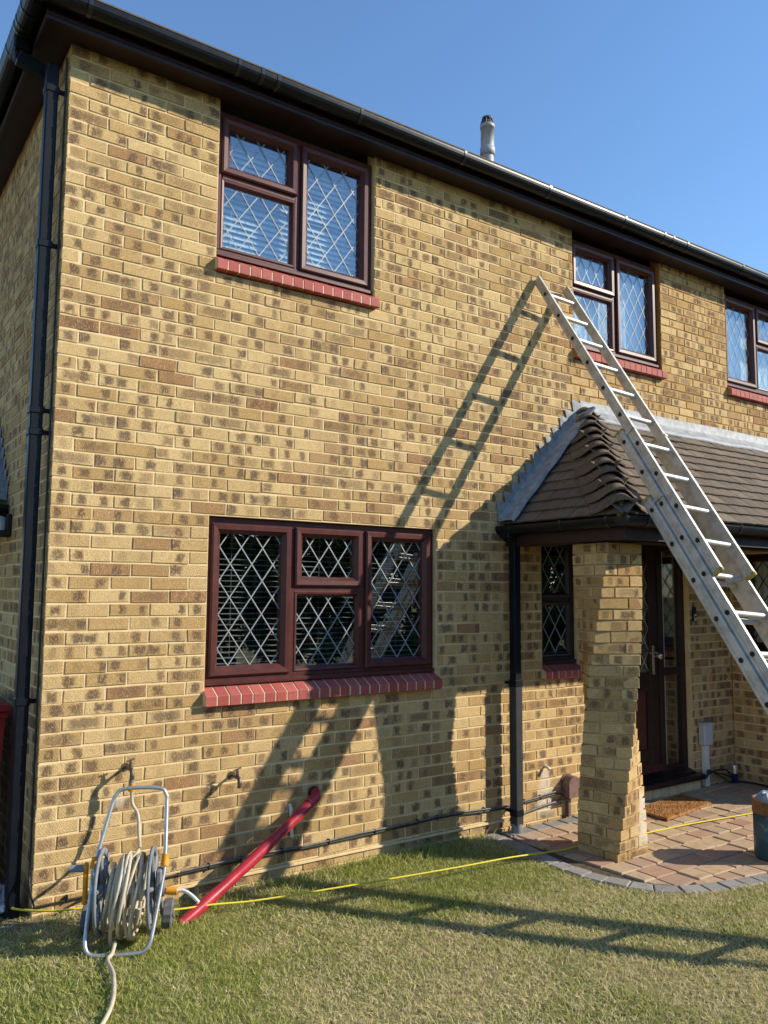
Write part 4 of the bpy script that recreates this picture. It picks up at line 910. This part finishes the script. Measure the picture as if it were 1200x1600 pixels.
    for x, r, sg in ((-.03, .165, .075), (.055, .160, .05), (.0, .170, .03)):
        h.tube([Q(x+.01*math.sin(2*a), ay+.012+r*math.cos(a), ax-.004+r*math.sin(a)-sg*max(0, -math.sin(a))**2) for a in np.linspace(0, 2*math.pi, 40, endpoint=False)], .0088, 7, closed=True)
    h.build('wound_hose', M['hose'], root)
    # feed hose from the tap down to the drum
    tap = V(.453, -.118, .590)
    s = MB(); s.tube(catmull([tap, tap+V(.004,-.012,-.07), V(.475,-.17,.47), V(.462,-.24,.38), Q(.03, .02, .405), Q(.012, .07, .385), Q(.006, .11, .36)], 8), .0088, 8); s.build('feed_hose', M['hose'], root)
    q = MB(); q.tube([Q(.165, ay, ax-.01), Q(.185, ay, ax-.01)], .014, 12); q.build('hub_outlet', M['greyplastic'], root)
    q = MB(); q.tube([Q(.185, ay, ax-.01), Q(.235, ay+.004, ax-.012)], .019, 14); q.build('hose_connector', M['orange'], root)
    q = MB(); q.tube(catmull([Q(.235, ay+.004, ax-.012), Q(.27, ay+.01, ax-.012), Q(.31, ay+.03, ax-.03), Q(.345, ay+.05, ax-.055)], 6), .0088, 8); q.build('hose_stub', M['white'], root)
    # loose hose running towards the viewer
    g = MB(); gz = lambda p: float(ground_z(p[0]))+.013
    path = [Q(-.015, .215, .055)[:2], Q(-.016, .27, 0)[:2], Q(-.022, .34, 0)[:2], (.15, -.90), (.055, -1.17), (-.13, -1.42), (-.42, -1.66), (-.85, -1.9)]
    pp = [(p[0], p[1], gz(p)+(.03 if i == 0 else 0)) for i, p in enumerate(path)]
    g.tube(catmull(pp, 8), .0095, 8); tag(g.build('garden_hose', M['hose']), 'loose beige hose trailing across the grass from under the reel', 'hose')
    b = MB(); p0, p1 = V(*pp[0]), V(*pp[1]); b.tube([p0+V(.002,.008,.004), p0+(p1-p0)*.35], .0125, 10); 
    return tap
hose_reel()

def tap(x, z, label, hose):
    root = thing('garden_tap', label, 'tap', (x, 0, z)); 
    b = MB(); b.tube([(x, .004, z), (x, -.006, z)], .022, 14); b.tube([(x, -.005, z), (x, -.085, z+.004)], .0085, 10); b.tube(catmull([(x, -.072, z+.004), (x, -.105, z+.002), (x, -.118, z-.018), (x, -.118, z-.05)], 5), [.012]*10+[.0125]*6, 12)
    b.tube([(x, -.088, z), (x, -.088, z+.045)], [.011, .007], 10); b.build('body', M['brass'], root)
    h = MB(); h.tube([(x-.022, -.088, z+.046), (x+.022, -.088, z+.056)], .0045, 8); h.tube([(x, -.088, z+.03), (x, -.088, z+.052)], .0065, 8); h.build('tap_handle', M['brass'], root)
    if hose:
        c = MB(); c.tube([(x, -.118, z-.045), (x, -.118, z-.062)], .0155, 12); c.build('hose_tail', M['greyplastic'], root)
        c = MB(); c.tube([(x, -.118, z-.060), (x, -.118, z-.105)], .0175, 14); c.build('hose_connector', M['orange'], root)
tap(.453, .690, 'outdoor tap with the orange hose connector above the reel', True)
tap(1.080, .570, 'bare outdoor tap on the wall between reel and red pipe', False)

# ------------------------------------------------------------------ red pipe, cables, cord
def red_pipe():
    root = thing('red_pipe', 'red wrapped waste pipe slanting from the brick wall down to the grass', 'pipe', (.70, -.30, float(ground_z(.7))))
    A, B = V(1.640, .02, .400), V(.655, -.345, -.075)
    p = MB(); path = catmull([A, V(1.635, -.040, .398), V(1.600, -.078, .375), V(1.40, -.13, .268), V(1.0, -.232, .065), B], 9)
    rs = [.031+.0016*math.sin(i*.83)+.0012*math.sin(i*2.1) for i in range(len(path))]
    p.tube(path, rs, 14); p.build('pipe', M['red'], root)
    t = MB(); q0, q1 = V(1.604, -.076, .378), V(1.56, -.088, .355); t.tube([q0, q1], .0345, 14); t.build('joint_sleeve', M['red'], root)
    c = MB(); c.tube([(1.640, -.001, .400), (1.640, -.012, .400)], .038, 14); c.build('wall_collar', M['cable'], root)
    l = MB(); l.tube(catmull([V(.93,-.265,.055), V(.85,-.29,.012), V(.78,-.30,-.02), V(.72,-.33,-.045)], 6), .006, 6); l.build('loose_wrap', M['red'], root)
red_pipe()
w_ = MB(); w_.tube([(1.475, -.014, .335), (1.485, -.014, .155)], .011, 10); w_.tube([(1.475, -.014, .335), (1.475, .005, .345)], .011, 8); tag(w_.build('wall_pipe', M['white']), 'short white pipe stub on the wall behind the red pipe', 'pipe')

def cables():
    rt = thing('wall_cable', 'black cables clipped low along the brick wall', 'cable', (1.6, 0, .06))
    a = [(.006, -.012, .045), (.30, -.012, .052), (.78, -.012, .066), (1.23, -.012, .074), (1.6, -.012, .073), (1.98, -.012, .078), (2.40, -.012, .088), (2.73, -.012, .094), (3.2, -.014, .075), (3.5, -.014, .088), (3.80, -.016, .105), (3.88, -.03, .085)]
    c = MB(); c.tube(catmull(a, 10), .0055, 7); c.build('cable', M['cable'], rt)
    c = MB(); c.tube(catmull([(x, y-.004, z+.017+.004*math.sin(x*7)) for x, y, z in a[2:-1]]+[(3.86, -.03, .10)], 10), .006, 7); c.build('cable', M['greycable'], rt)
    c = MB(); c.tube(catmull([(3.34, -.02, .0), (3.50, -.016, .02), (3.75, -.016, .045), (3.90, -.03, .055), (4.04, -.03, .085), (4.2, -.03, .10), (4.34, -.03, .09)], 8), .0085, 7); c.build('cable', M['greycable'], rt)
    c = MB(); c.tube(catmull([(3.42, -.03, .015), (3.37, -.04, -.03), (3.36, -.05, -.075)], 6), .006, 6); c.build('cable', M['cable'], rt)
    c = MB(); c.tube(catmull([(.012, -.012, .045), (-.016, -.014, .15), (-.012, .02, .30), (-.012, .03, 1.2), (-.012, .035, 2.4), (-.012, .04, 4.65)], 10), .0055, 6); c.build('cable', M['cable'], rt)
    c = MB(); c.tube(catmull([(.10, -.014, -.02), (.22, -.014, .03), (.35, -.014, .055)], 6), .006, 6); c.build('cable', M['cable'], rt)
    for x, z in ((.17, .05), (.45, .057), (.62, .062), (.95, .070), (1.15, .073), (1.42, .074), (1.75, .076), (2.1, .08), (2.45, .09), (2.62, .093), (3.05, .084), (3.45, .086), (3.62, .095)):
        k = MB(); k.box((x-.004, -.022, z-.009), (x+.004, .0, z+.026), .002); k.build('cable_clip', M['cable'], rt)
    # cables by the door
    r2 = thing('door_cable', 'tangled black cables on the paving right of the door', 'cable', (5.9, -.05, PZ))
    for q in range(3):
        pts = [(5.58, -.11-.01*q, .02+.012*q), (5.70, -.06, .03+.02*q), (5.86+.03*q, -.035, .045-.03*q), (6.0, -.05-.02*q, .03-.05*q), (6.08, -.07-.02*q, PZ+.012), (6.14, -.16-.04*q, PZ+.010), (6.15-.02*q, -.45, PZ+.010), (6.13-.02*q, -.80, PZ+.010)]
        k = MB(); k.tube(catmull(pts, 8), .007, 6); k.build('cable', M['cable'], r2)
cables()
dp_ = MB(); dp_.box((.35, -.012, -.020), (3.25, -.0035, -.004), .003); tag(dp_.build('damp_course_strip', M['mortar']), 'pale mortar line just above the grass along the wall', 'damp course')
cd_ = MB()
cp = [(-.16, .20), (-.06, .02), (.08, -.12), (.246, -.19), (.45, -.27), (.62, -.335), (.85, -.355), (1.10, -.345), (1.611, -.46), (2.288, -.565), (2.75, -.60), (3.116, -.625), (3.45, -1.02), (3.9, -.70), (4.5, -.715), (5.149, -.80), (5.9, -.9)]
cp = [(-.16, .20), (-.06, .02), (.08, -.12), (.246, -.17), (.45, -.25), (.62, -.305), (.85, -.325), (1.10, -.36), (1.611, -.47), (2.288, -.57), (2.75, -.60), (3.2, -.595), (3.36, -.60), (3.70, -.60), (4.046, -.665), (4.5, -.70), (5.149, -.79), (5.9, -.9)]
cd_.tube(catmull([(x, y, float(ground_z(x))+(.050 if x < 2.9 else .012)+.006*math.sin(x*9)*(x < 3)) for x, y in cp], 10), .0055, 6)
tag(cd_.build('yellow_cord', M['rope']), 'thin yellow cord stretched across the lawn and paving', 'cord')

# ------------------------------------------------------------------ things by the door
dm = MB()
def doormat():
    A, B, Cc, D = V(4.47, -.205), V(5.20, -.115), V(5.17, -.44), V(4.42, -.555)
    nu, nv = 60, 30; vs = []
    for i in range(nu+1):
        for j in range(nv+1):
            u, v = i/nu, j/nv; p = (A*(1-u)+B*u)*(1-v)+(D*(1-u)+Cc*u)*v
            e = min(u, 1-u, v, 1-v); z = PZ+.006+(.016 if e > .001 else 0)+rng.normal(0, .0016)+.006*math.exp(-((u-.08)**2+(v-.95)**2)/.02)
            vs.append((p[0]+rng.normal(0, .0015), p[1]+rng.normal(0, .0015), z))
    dm.add(vs, [(i*(nv+1)+j, (i+1)*(nv+1)+j, (i+1)*(nv+1)+j+1, i*(nv+1)+j+1) for i in range(nu) for j in range(nv)][::1], 0, False)
    dm.f = [tuple(f[::-1]) for f in dm.f]
    tag(dm.build('doormat', M['coir']), 'brown coir doormat on the paving before the front door', 'doormat')
doormat()
def meter_box():
    r = thing('conduit_box', 'grey plastic box on a white conduit right of the door', 'box', (5.70, -.03, PZ))
    b = MB(); b.box((5.645, -.070, .285), (5.775, -.0015, .475), .010); b.box((5.640, -.076, .468), (5.780, -.0012, .486), .005); b.build('box', M['boxgrey'], r)
    b = MB(); b.box((5.683, -.048, PZ), (5.742, -.0015, .287), .004); b.box((5.709, -.0515, PZ+.002), (5.716, -.047, .284)); b.build('conduit', M['white'], r)
meter_box()
def vent_cover():
    r = thing('vent_cover', 'rounded brown plastic vent cover low on the wall by the pillar', 'vent', (3.93, -.05, 0))
    v = MB(); w, zb, zt = .062, .075, .235; x = 3.925
    arcp = [(-w, zb)]+[(-w*math.cos(a), zt-w+w*math.sin(a)) for a in np.linspace(0, math.pi, 14)]+[(w, zb)]
    v.sweep(arcp, (x, -.002, 0), (x, -.085, 0), EX, EZ); rim = [(p[0]*1.12, p[1]+(.008 if p[1] > zb else 0)) for p in arcp]; v.sweep(rim, (x, -.0015, 0), (x, -.010, 0), EX, EZ); v.build('hood', M['vent'], r)
    b = MB(); b.box((x-.022, -.035, PZ), (x+.012, -.0015, zb+.002), .004); b.build('pipe', M['vent'], r)
vent_cover()
ov = MB(); ov.tube([(3.685, .004, .325), (3.685, -.035, .320), (3.682, -.055, .305)], .012, 10); tag(ov.build('overflow_pipe', M['white']), 'small white overflow pipe above the limescale stain', 'pipe')
def doorbell():
    r = thing('doorbell', 'small black and silver doorbell on the brick beside the door', 'doorbell', (5.625, 0, 1.44))
    b = MB(); b.box((5.605, -.022, 1.40), (5.648, -.0015, 1.53), .005); b.build('case', M['gasket'], r); b = MB(); b.box((5.611, -.026, 1.405), (5.642, -.0225, 1.465), .003); b.build('face_plate', M['chrome'], r)
    b = MB(); b.tube([(5.6265, -.026, 1.44), (5.6265, -.030, 1.44)], .009, 12); b.build('button', M['gasket'], r)
doorbell()
def can():
    r = thing('drink_can', 'slim blue and silver drink can standing in the corner', 'can', (6.05, -.07, PZ))
    x, y = 6.05, -.095
    b = MB(); b.lathe((x, y, PZ), [(0, .004), (.022, .002), (.0265, .012), (.0265, .085)], 20); b.build('lower_body', M['can'], r)
    b = MB(); b.lathe((x, y, PZ), [(.0265, .0851), (.0265, .145), (.0245, .158), (.0235, .160), (.0215, .157), (0, .156)], 20); b.build('upper_body', M['can_silver'], r)
can()
def bucket():
    x, y = 4.325, -1.485; R = .150; z0 = PZ+.003
    r = thing('metal_drum', 'battered blue drum with rusty rim holding a plastic sheet', 'drum', (x, y, z0))
    b = MB(); b.lathe((x, y, z0), [(0, .004), (R*.97, 0), (R, .012), (R, .125), (R*1.012, .132), (R, .139), (R*1.0, .285), (R*.97, .285), (R*.96, .05), (0, .05)], 40); b.build('body', M['bucket'], r)
    b = MB(); b.lathe((x, y, z0), [(R*1.002, .284), (R*1.03, .286), (R*1.035, .312), (R*1.02, .320), (R*1.035, .328), (R*1.035, .362), (R*1.045, .372), (R*1.01, .376), (R*.98, .366), (R*.97, .284)], 40); b.build('rim', M['rust'], r)
    s = MB(); nr, na = 14, 40; vs = []
    for i in range(nr+1):
        for k in range(na):
            a = 2*math.pi*k/na; rr = R*1.06*i/nr; zz = .372+.020*math.sin(a*2+i*.5)+.012*math.sin(a*5-i*.8)+.012*math.cos(i*.9)+.02*math.sin(a)*(i/nr)-.03*(i/nr)**4
            vs.append((x+rr*math.cos(a), y+rr*math.sin(a), z0+zz))
    s.add(vs, [(i*na+k, i*na+(k+1)%na, (i+1)*na+(k+1)%na, (i+1)*na+k)[::-1] for i in range(nr) for k in range(na)], 0, True); tag(s.build('plastic_sheet', M['rag']), 'crumpled blue plastic sheet lying in the drum', 'plastic sheet')
bucket()

# ------------------------------------------------------------------ along the side wall
def wheelie_bin():
    x0, x1, y0, y1 = -.66, -.075, .50, 1.16; g = -.011
    r = thing('wheelie_bin', 'dark red wheelie bin against the side wall', 'bin', ((x0+x1)/2, (y0+y1)/2, g))
    b = MB(); t = .045
    lo = [(x0+t, y0+t), (x1-t, y0+t), (x1-t, y1-t*1.6), (x0+t, y1-t*1.6)]; hi = [(x0, y0), (x1, y0), (x1, y1), (x0, y1)]
    vs = [(p[0], p[1], g+.02) for p in lo]+[(p[0], p[1], .96) for p in hi]; b.add(vs, [(0,1,5,4),(1,2,6,5),(2,3,7,6),(3,0,4,7),(3,2,1,0),(4,5,6,7)])
    b.box((x0-.012, y0-.012, .93), (x1+.012, y1+.012, .965), .006); b.build('body', M['binred'], r)
    l = MB(); l.box((x0-.02, y0-.03, .967), (x1+.025, y1+.02, 1.005), .012); l.box((x0+.04, y0+.02, 1.004), (x1-.04, y1-.06, 1.035), .014); l.build('lid', M['binred'], r)
    for sx in (x0+.06, x1-.06):
        w_ = MB(); w_.tube([(sx-.025, y1+.0, g+.10), (sx+.025, y1+.0, g+.10)], .10, 20); w_.build('wheel', M['tyre'], r)
    h = MB(); h.tube([(x0+.06, y1+.05, .95), (x1-.06, y1+.05, .95)], .013, 10); h.build('handle', M['binred'], r)
wheelie_bin()
def foil_bag():
    c = V(-.165, .17, .062); mb = MB(); n1, n2 = 26, 40; vs = []
    for i in range(n1+1):
        for k in range(n2):
            a, t = 2*math.pi*k/n2, math.pi*i/n1; q = 1+.14*math.sin(5*a+3*t)+.10*math.sin(9*t+4*a)+rng.normal(0, .018)
            vs.append(c+V(.105*math.sin(t)*math.cos(a)*q, .095*math.sin(t)*math.sin(a)*q, .072*math.cos(t)*q))
    vs = [V(v[0], v[1], max(v[2], -.008)) for v in vs]
    mb.add(vs, [(i*n2+k, (i+1)*n2+k, (i+1)*n2+(k+1)%n2, i*n2+(k+1)%n2) for i in range(n1) for k in range(n2)]); tag(mb.build('foil_bag', M['foil']), 'crumpled silver bag on the ground at the corner downpipe', 'bag')
foil_bag()
def side_lamp():
    r = thing('wall_lantern', 'small caged lamp on the side wall above the red bin', 'lamp', (-.05, 1.08, 2.0))
    b = MB(); b.box((-.075, 1.02, 1.985), (-.0015, 1.14, 2.025), .008); b.box((-.03, 1.03, 2.02), (-.0015, 1.13, 2.13), .006); b.build('bracket', M['gasket'], r)
    g = MB(); g.lathe((-.058, 1.08, 2.022), [(.042, 0), (.044, .05), (.034, .085), (.0, .098)], 16); g.build('glass', M['lampglass'], r)
    k = MB()
    for i in range(6):
        a = i*math.pi/3; k.tube([(-.058+.046*math.cos(a), 1.08+.046*math.sin(a), 2.022), (-.058+.047*math.cos(a), 1.08+.047*math.sin(a), 2.07), (-.058+.02*math.cos(a), 1.08+.02*math.sin(a), 2.118)], .003, 5)
    k.build('cage', M['gasket'], r)
side_lamp()
def side_canopy():
    r = thing('side_canopy', 'small tiled canopy with lead flashing on the side wall', 'canopy', (-.4, 2.2, 2.1))
    d = MB(); n = 9; y0, ya, yb = 1.22, 1.78, 3.8; zb, zt, X = 2.20, 2.86, -.85
    for i in range(n):
        a, b = i/n, (i+1)/n+.02; P = lambda t, l: V(X*(1-t), (y0+(ya-y0)*t) if l else yb, zb+(zt-zb)*t)
        Qn = lambda t: V(-.004, y0+(ya-y0)*t, zb+(zt-zb)*t)
        d.add([P(a,1)+EZ*.018, P(a,0)+EZ*.018, P(b,0), P(b,1), P(a,1), P(a,0)], [(0,1,2,3)[::-1], (4,5,1,0)[::-1]])
        d.add([Qn(a)+EZ*.018, P(a,1)+EZ*.018, P(b,1), Qn(b), Qn(a), P(a,1)], [(0,1,2,3)[::-1], (4,5,1,0)[::-1]])
    d.add([(X, y0, zb), (-.004, y0, zb), (-.004, yb, zb), (X, yb, zb)], [(0,1,2,3)]); d.build('roof', M['tile'], r)
    f = MB()
    for i in range(8):
        t0, t1 = i/8, (i+1)/8; a = V(-.008-.001*(i%2), y0+(ya-y0)*t0, zb+.03+(zt-zb)*t0); b = V(-.008-.001*(i%2), y0+(ya-y0)*t1, zb+.03+(zt-zb)*t1)
        f.add([a-EZ*.03, b-EZ*.03, b+EZ*.06, a+V(0,-.03,.13)], [(0,1,2,3)])
    f.add([V(-.01, y0-.03, zb+.03), V(-.10, y0-.03, zb+.045), V(-.10, ya-.02, zt+.045), V(-.01, ya-.02, zt+.03)], [(0,1,2,3)]); f.build('flashing', M['flash'], r)
    g = MB(); g.sweep(gutter_prof(.05), (X-.03, y0-.03, zb-.02), (X-.03, yb, zb-.02), V(-1,0,0), EZ); g.sweep(gutter_prof(.05), (X-.08, y0-.045, zb-.02), (-.006, y0-.045, zb-.02), NY, EZ); g.build('gutter', M['gutter'], r)
    b = MB(); b.box((X+.03, y0+.02, zb-.16), (-.004, y0+.05, zb-.002)); b.box((X+.03, y0+.0505, zb-.16), (X+.06, yb, zb-.002)); b.build('fascia', M['soffit'], r)
side_canopy()

# ------------------------------------------------------------------ garden behind the viewer (seen mirrored in the panes)
def shrub(x, y, h, r, mat, name, label, cat, n=13000, cone=0.18, group=None):
    root = thing(name, label, cat, (x, y, float(ground_z(x))), group); g0 = float(ground_z(x)); rg = np.random.default_rng(abs(int(x*100))+int(h*37))
    t = MB(); t.tube([(x, y, g0), (x+.05, y, g0+h*.4), (x, y+.05, g0+h*.9)], [.09, .06, .02], 8)
    for k in range(7):
        a, z = k*2.4, h*(.2+.09*k); L = r*.7; t.tube([(x, y, g0+z), (x+L*.5*math.cos(a), y+L*.5*math.sin(a), g0+z+.15), (x+L*math.cos(a), y+L*math.sin(a), g0+z+.35)], [.03, .02, .008], 5)
    t.build('trunk', M['bark'], root)
    cl = rg.random((60, 3)); ct = np.stack([cl[:,0]*2*math.pi, cl[:,1], np.sqrt(cl[:,2])], 1)
    k = rg.integers(0, 60, n); zf = ct[k,1]; rr = r*(1-cone*zf**1.5)*ct[k,2]
    p = np.stack([x+rr*np.cos(ct[k,0]), y+rr*np.sin(ct[k,0]), g0+h*(.06+.90*zf)], 1)+rg.normal(0, 1, (n,3))*V(.17,.17,.16)
    p[:,2] = np.maximum(p[:,2], g0+.03)
    d1 = rg.normal(0, 1, (n,3)); d1 /= np.linalg.norm(d1, axis=1)[:,None]; d2 = np.cross(d1, rg.normal(0, 1, (n,3))); d2 /= np.linalg.norm(d2, axis=1)[:,None]
    s = rg.uniform(.07, .14, (n,1)); vs = np.stack([p-d1*s, p+d2*s*.45, p+d1*s, p-d2*s*.45], 1).reshape(-1, 3)
    me = bpy.data.meshes.new('crown'); me.from_pydata((vs-V(x,y,g0)).tolist(), [], [(4*i,4*i+1,4*i+2,4*i+3) for i in range(n)]); me.materials.append(M[mat]); me.update(); link('crown', me, V(x,y,g0), root)
TR = [(-1.6,-12.2,3.7,1.4,'leaf2'), (0.4,-12.0,3.9,1.45,'leaf'), (2.4,-11.9,3.8,1.45,'leaf2'), (4.4,-11.6,3.9,1.45,'leaf'), (6.4,-11.7,4.0,1.5,'leaf2'), (8.4,-11.3,3.9,1.45,'leaf'), (10.3,-10.6,4.0,1.5,'leaf2'), (12.1,-9.7,3.9,1.5,'leaf'), (13.8,-8.6,4.0,1.5,'leaf2'), (15.4,-7.3,3.9,1.5,'leaf'), (16.9,-5.8,4.0,1.5,'leaf2'), (18.2,-4.1,3.9,1.5,'leaf')]
for i, (x, y, h, r, m) in enumerate(TR):
    shrub(x, y, h, r, m, 'conifer', 'leafy conifer of the garden hedge mirrored in the dark lower panes', 'tree', group='hedge conifers across the garden')

# ------------------------------------------------------------------ grass
def grass():
    N = 260000
    x = rng.uniform(-1.6, 4.6, N); y = -3.2+3.25*rng.random(N)
    ok = ~in_paving(x, y+.0) & ~((x > -.01) & (y > -.012))
    d = np.hypot(x-CAM[0], y-CAM[1])
    bare = (y > -.10+.06*np.sin(x*9)) & (x < 1.1) & (rng.random(N) < .75); ok &= ~bare
    x, y = x[ok], y[ok]; n = len(x)
    def vn(x, y, s, seed):
        r2 = np.random.default_rng(seed); G_ = r2.random((64, 64)); u, v = (x*s) % 63, (y*s) % 63; i, j = u.astype(int), v.astype(int); f, g = u-i, v-j; f = f*f*(3-2*f); g = g*g*(3-2*g)
        return G_[i,j]*(1-f)*(1-g)+G_[i+1,j]*f*(1-g)+G_[i,j+1]*(1-f)*g+G_[i+1,j+1]*f*g
    pat = .55*vn(x, y, 1.6, 1)+.3*vn(x, y, 5, 2)+.15*vn(x, y, 14, 3)
    dryb = np.clip((-y-.75)*.40, -.05, .50)+np.clip((pat-.47)*2.8, -.45, .6)
    dry = (rng.random(n) < np.clip(.24+dryb+.25*np.exp(-((x-1.7)/1.0)**2-((y+1.6)/.6)**2), .06, .80)).astype(float)*rng.uniform(.55, 1, n)
    lush = np.exp(-((y+.12)/.14)**2)*(x > .9)*(rng.random(n) < .35)
    h = rng.uniform(.012, .034, n)*(1-.25*dry)*(1+lush*1.4); wd = rng.uniform(.0013, .0026, n)*(1+.3*lush)
    a = rng.uniform(0, 2*math.pi, n); b = rng.uniform(0, 2*math.pi, n); lean = rng.uniform(.25, 1.5, n)*h*(1+.8*dry)
    z = ground_z(x)+.006*np.sin(x*2.3+1)*np.sin(y*1.9)-.010
    wx, wy = np.cos(a)*wd, np.sin(a)*wd; lx, ly = np.cos(b)*lean, np.sin(b)*lean
    v = np.empty((n, 5, 3)); v[:,0] = np.stack([x-wx, y-wy, z], 1); v[:,1] = np.stack([x+wx, y+wy, z], 1)
    v[:,2] = np.stack([x-wx*.8+lx*.4, y-wy*.8+ly*.4, z+h*.65], 1); v[:,3] = np.stack([x+wx*.8+lx*.4, y+wy*.8+ly*.4, z+h*.65], 1); v[:,4] = np.stack([x+lx, y+ly, z+h], 1)
    v[:,:,1] = np.where((v[:,:,0] > 0) & (v[:,:,1] > -.004), -.004, v[:,:,1])
    me = bpy.data.meshes.new('grass'); me.vertices.add(n*5); me.vertices.foreach_set('co', v.ravel())
    o = np.arange(n)[:,None]*5; tri = np.stack([o+[0,1,3], o+[0,3,2], o+[2,3,4]], 1).reshape(-1)
    me.loops.add(len(tri)); me.loops.foreach_set('vertex_index', tri.astype(np.int32)); me.polygons.add(n*3); me.polygons.foreach_set('loop_start', np.arange(n*3, dtype=np.int32)*3)
    me.update(calc_edges=True); me.materials.append(M['blade'])
    at = me.color_attributes.new('rnd', 'FLOAT_COLOR', 'POINT'); col = np.zeros((n,5,4)); col[:,:,0] = dry[:,None]; col[:,:,1] = rng.random(n)[:,None]; col[...,3] = 1; at.data.foreach_set('color', col.ravel())
    ob = bpy.data.objects.new('grass', me); C.objects.link(ob); stuff(ob); tag(ob, 'short patchy lawn grass, green near the wall and straw coloured in front', 'grass')
grass()
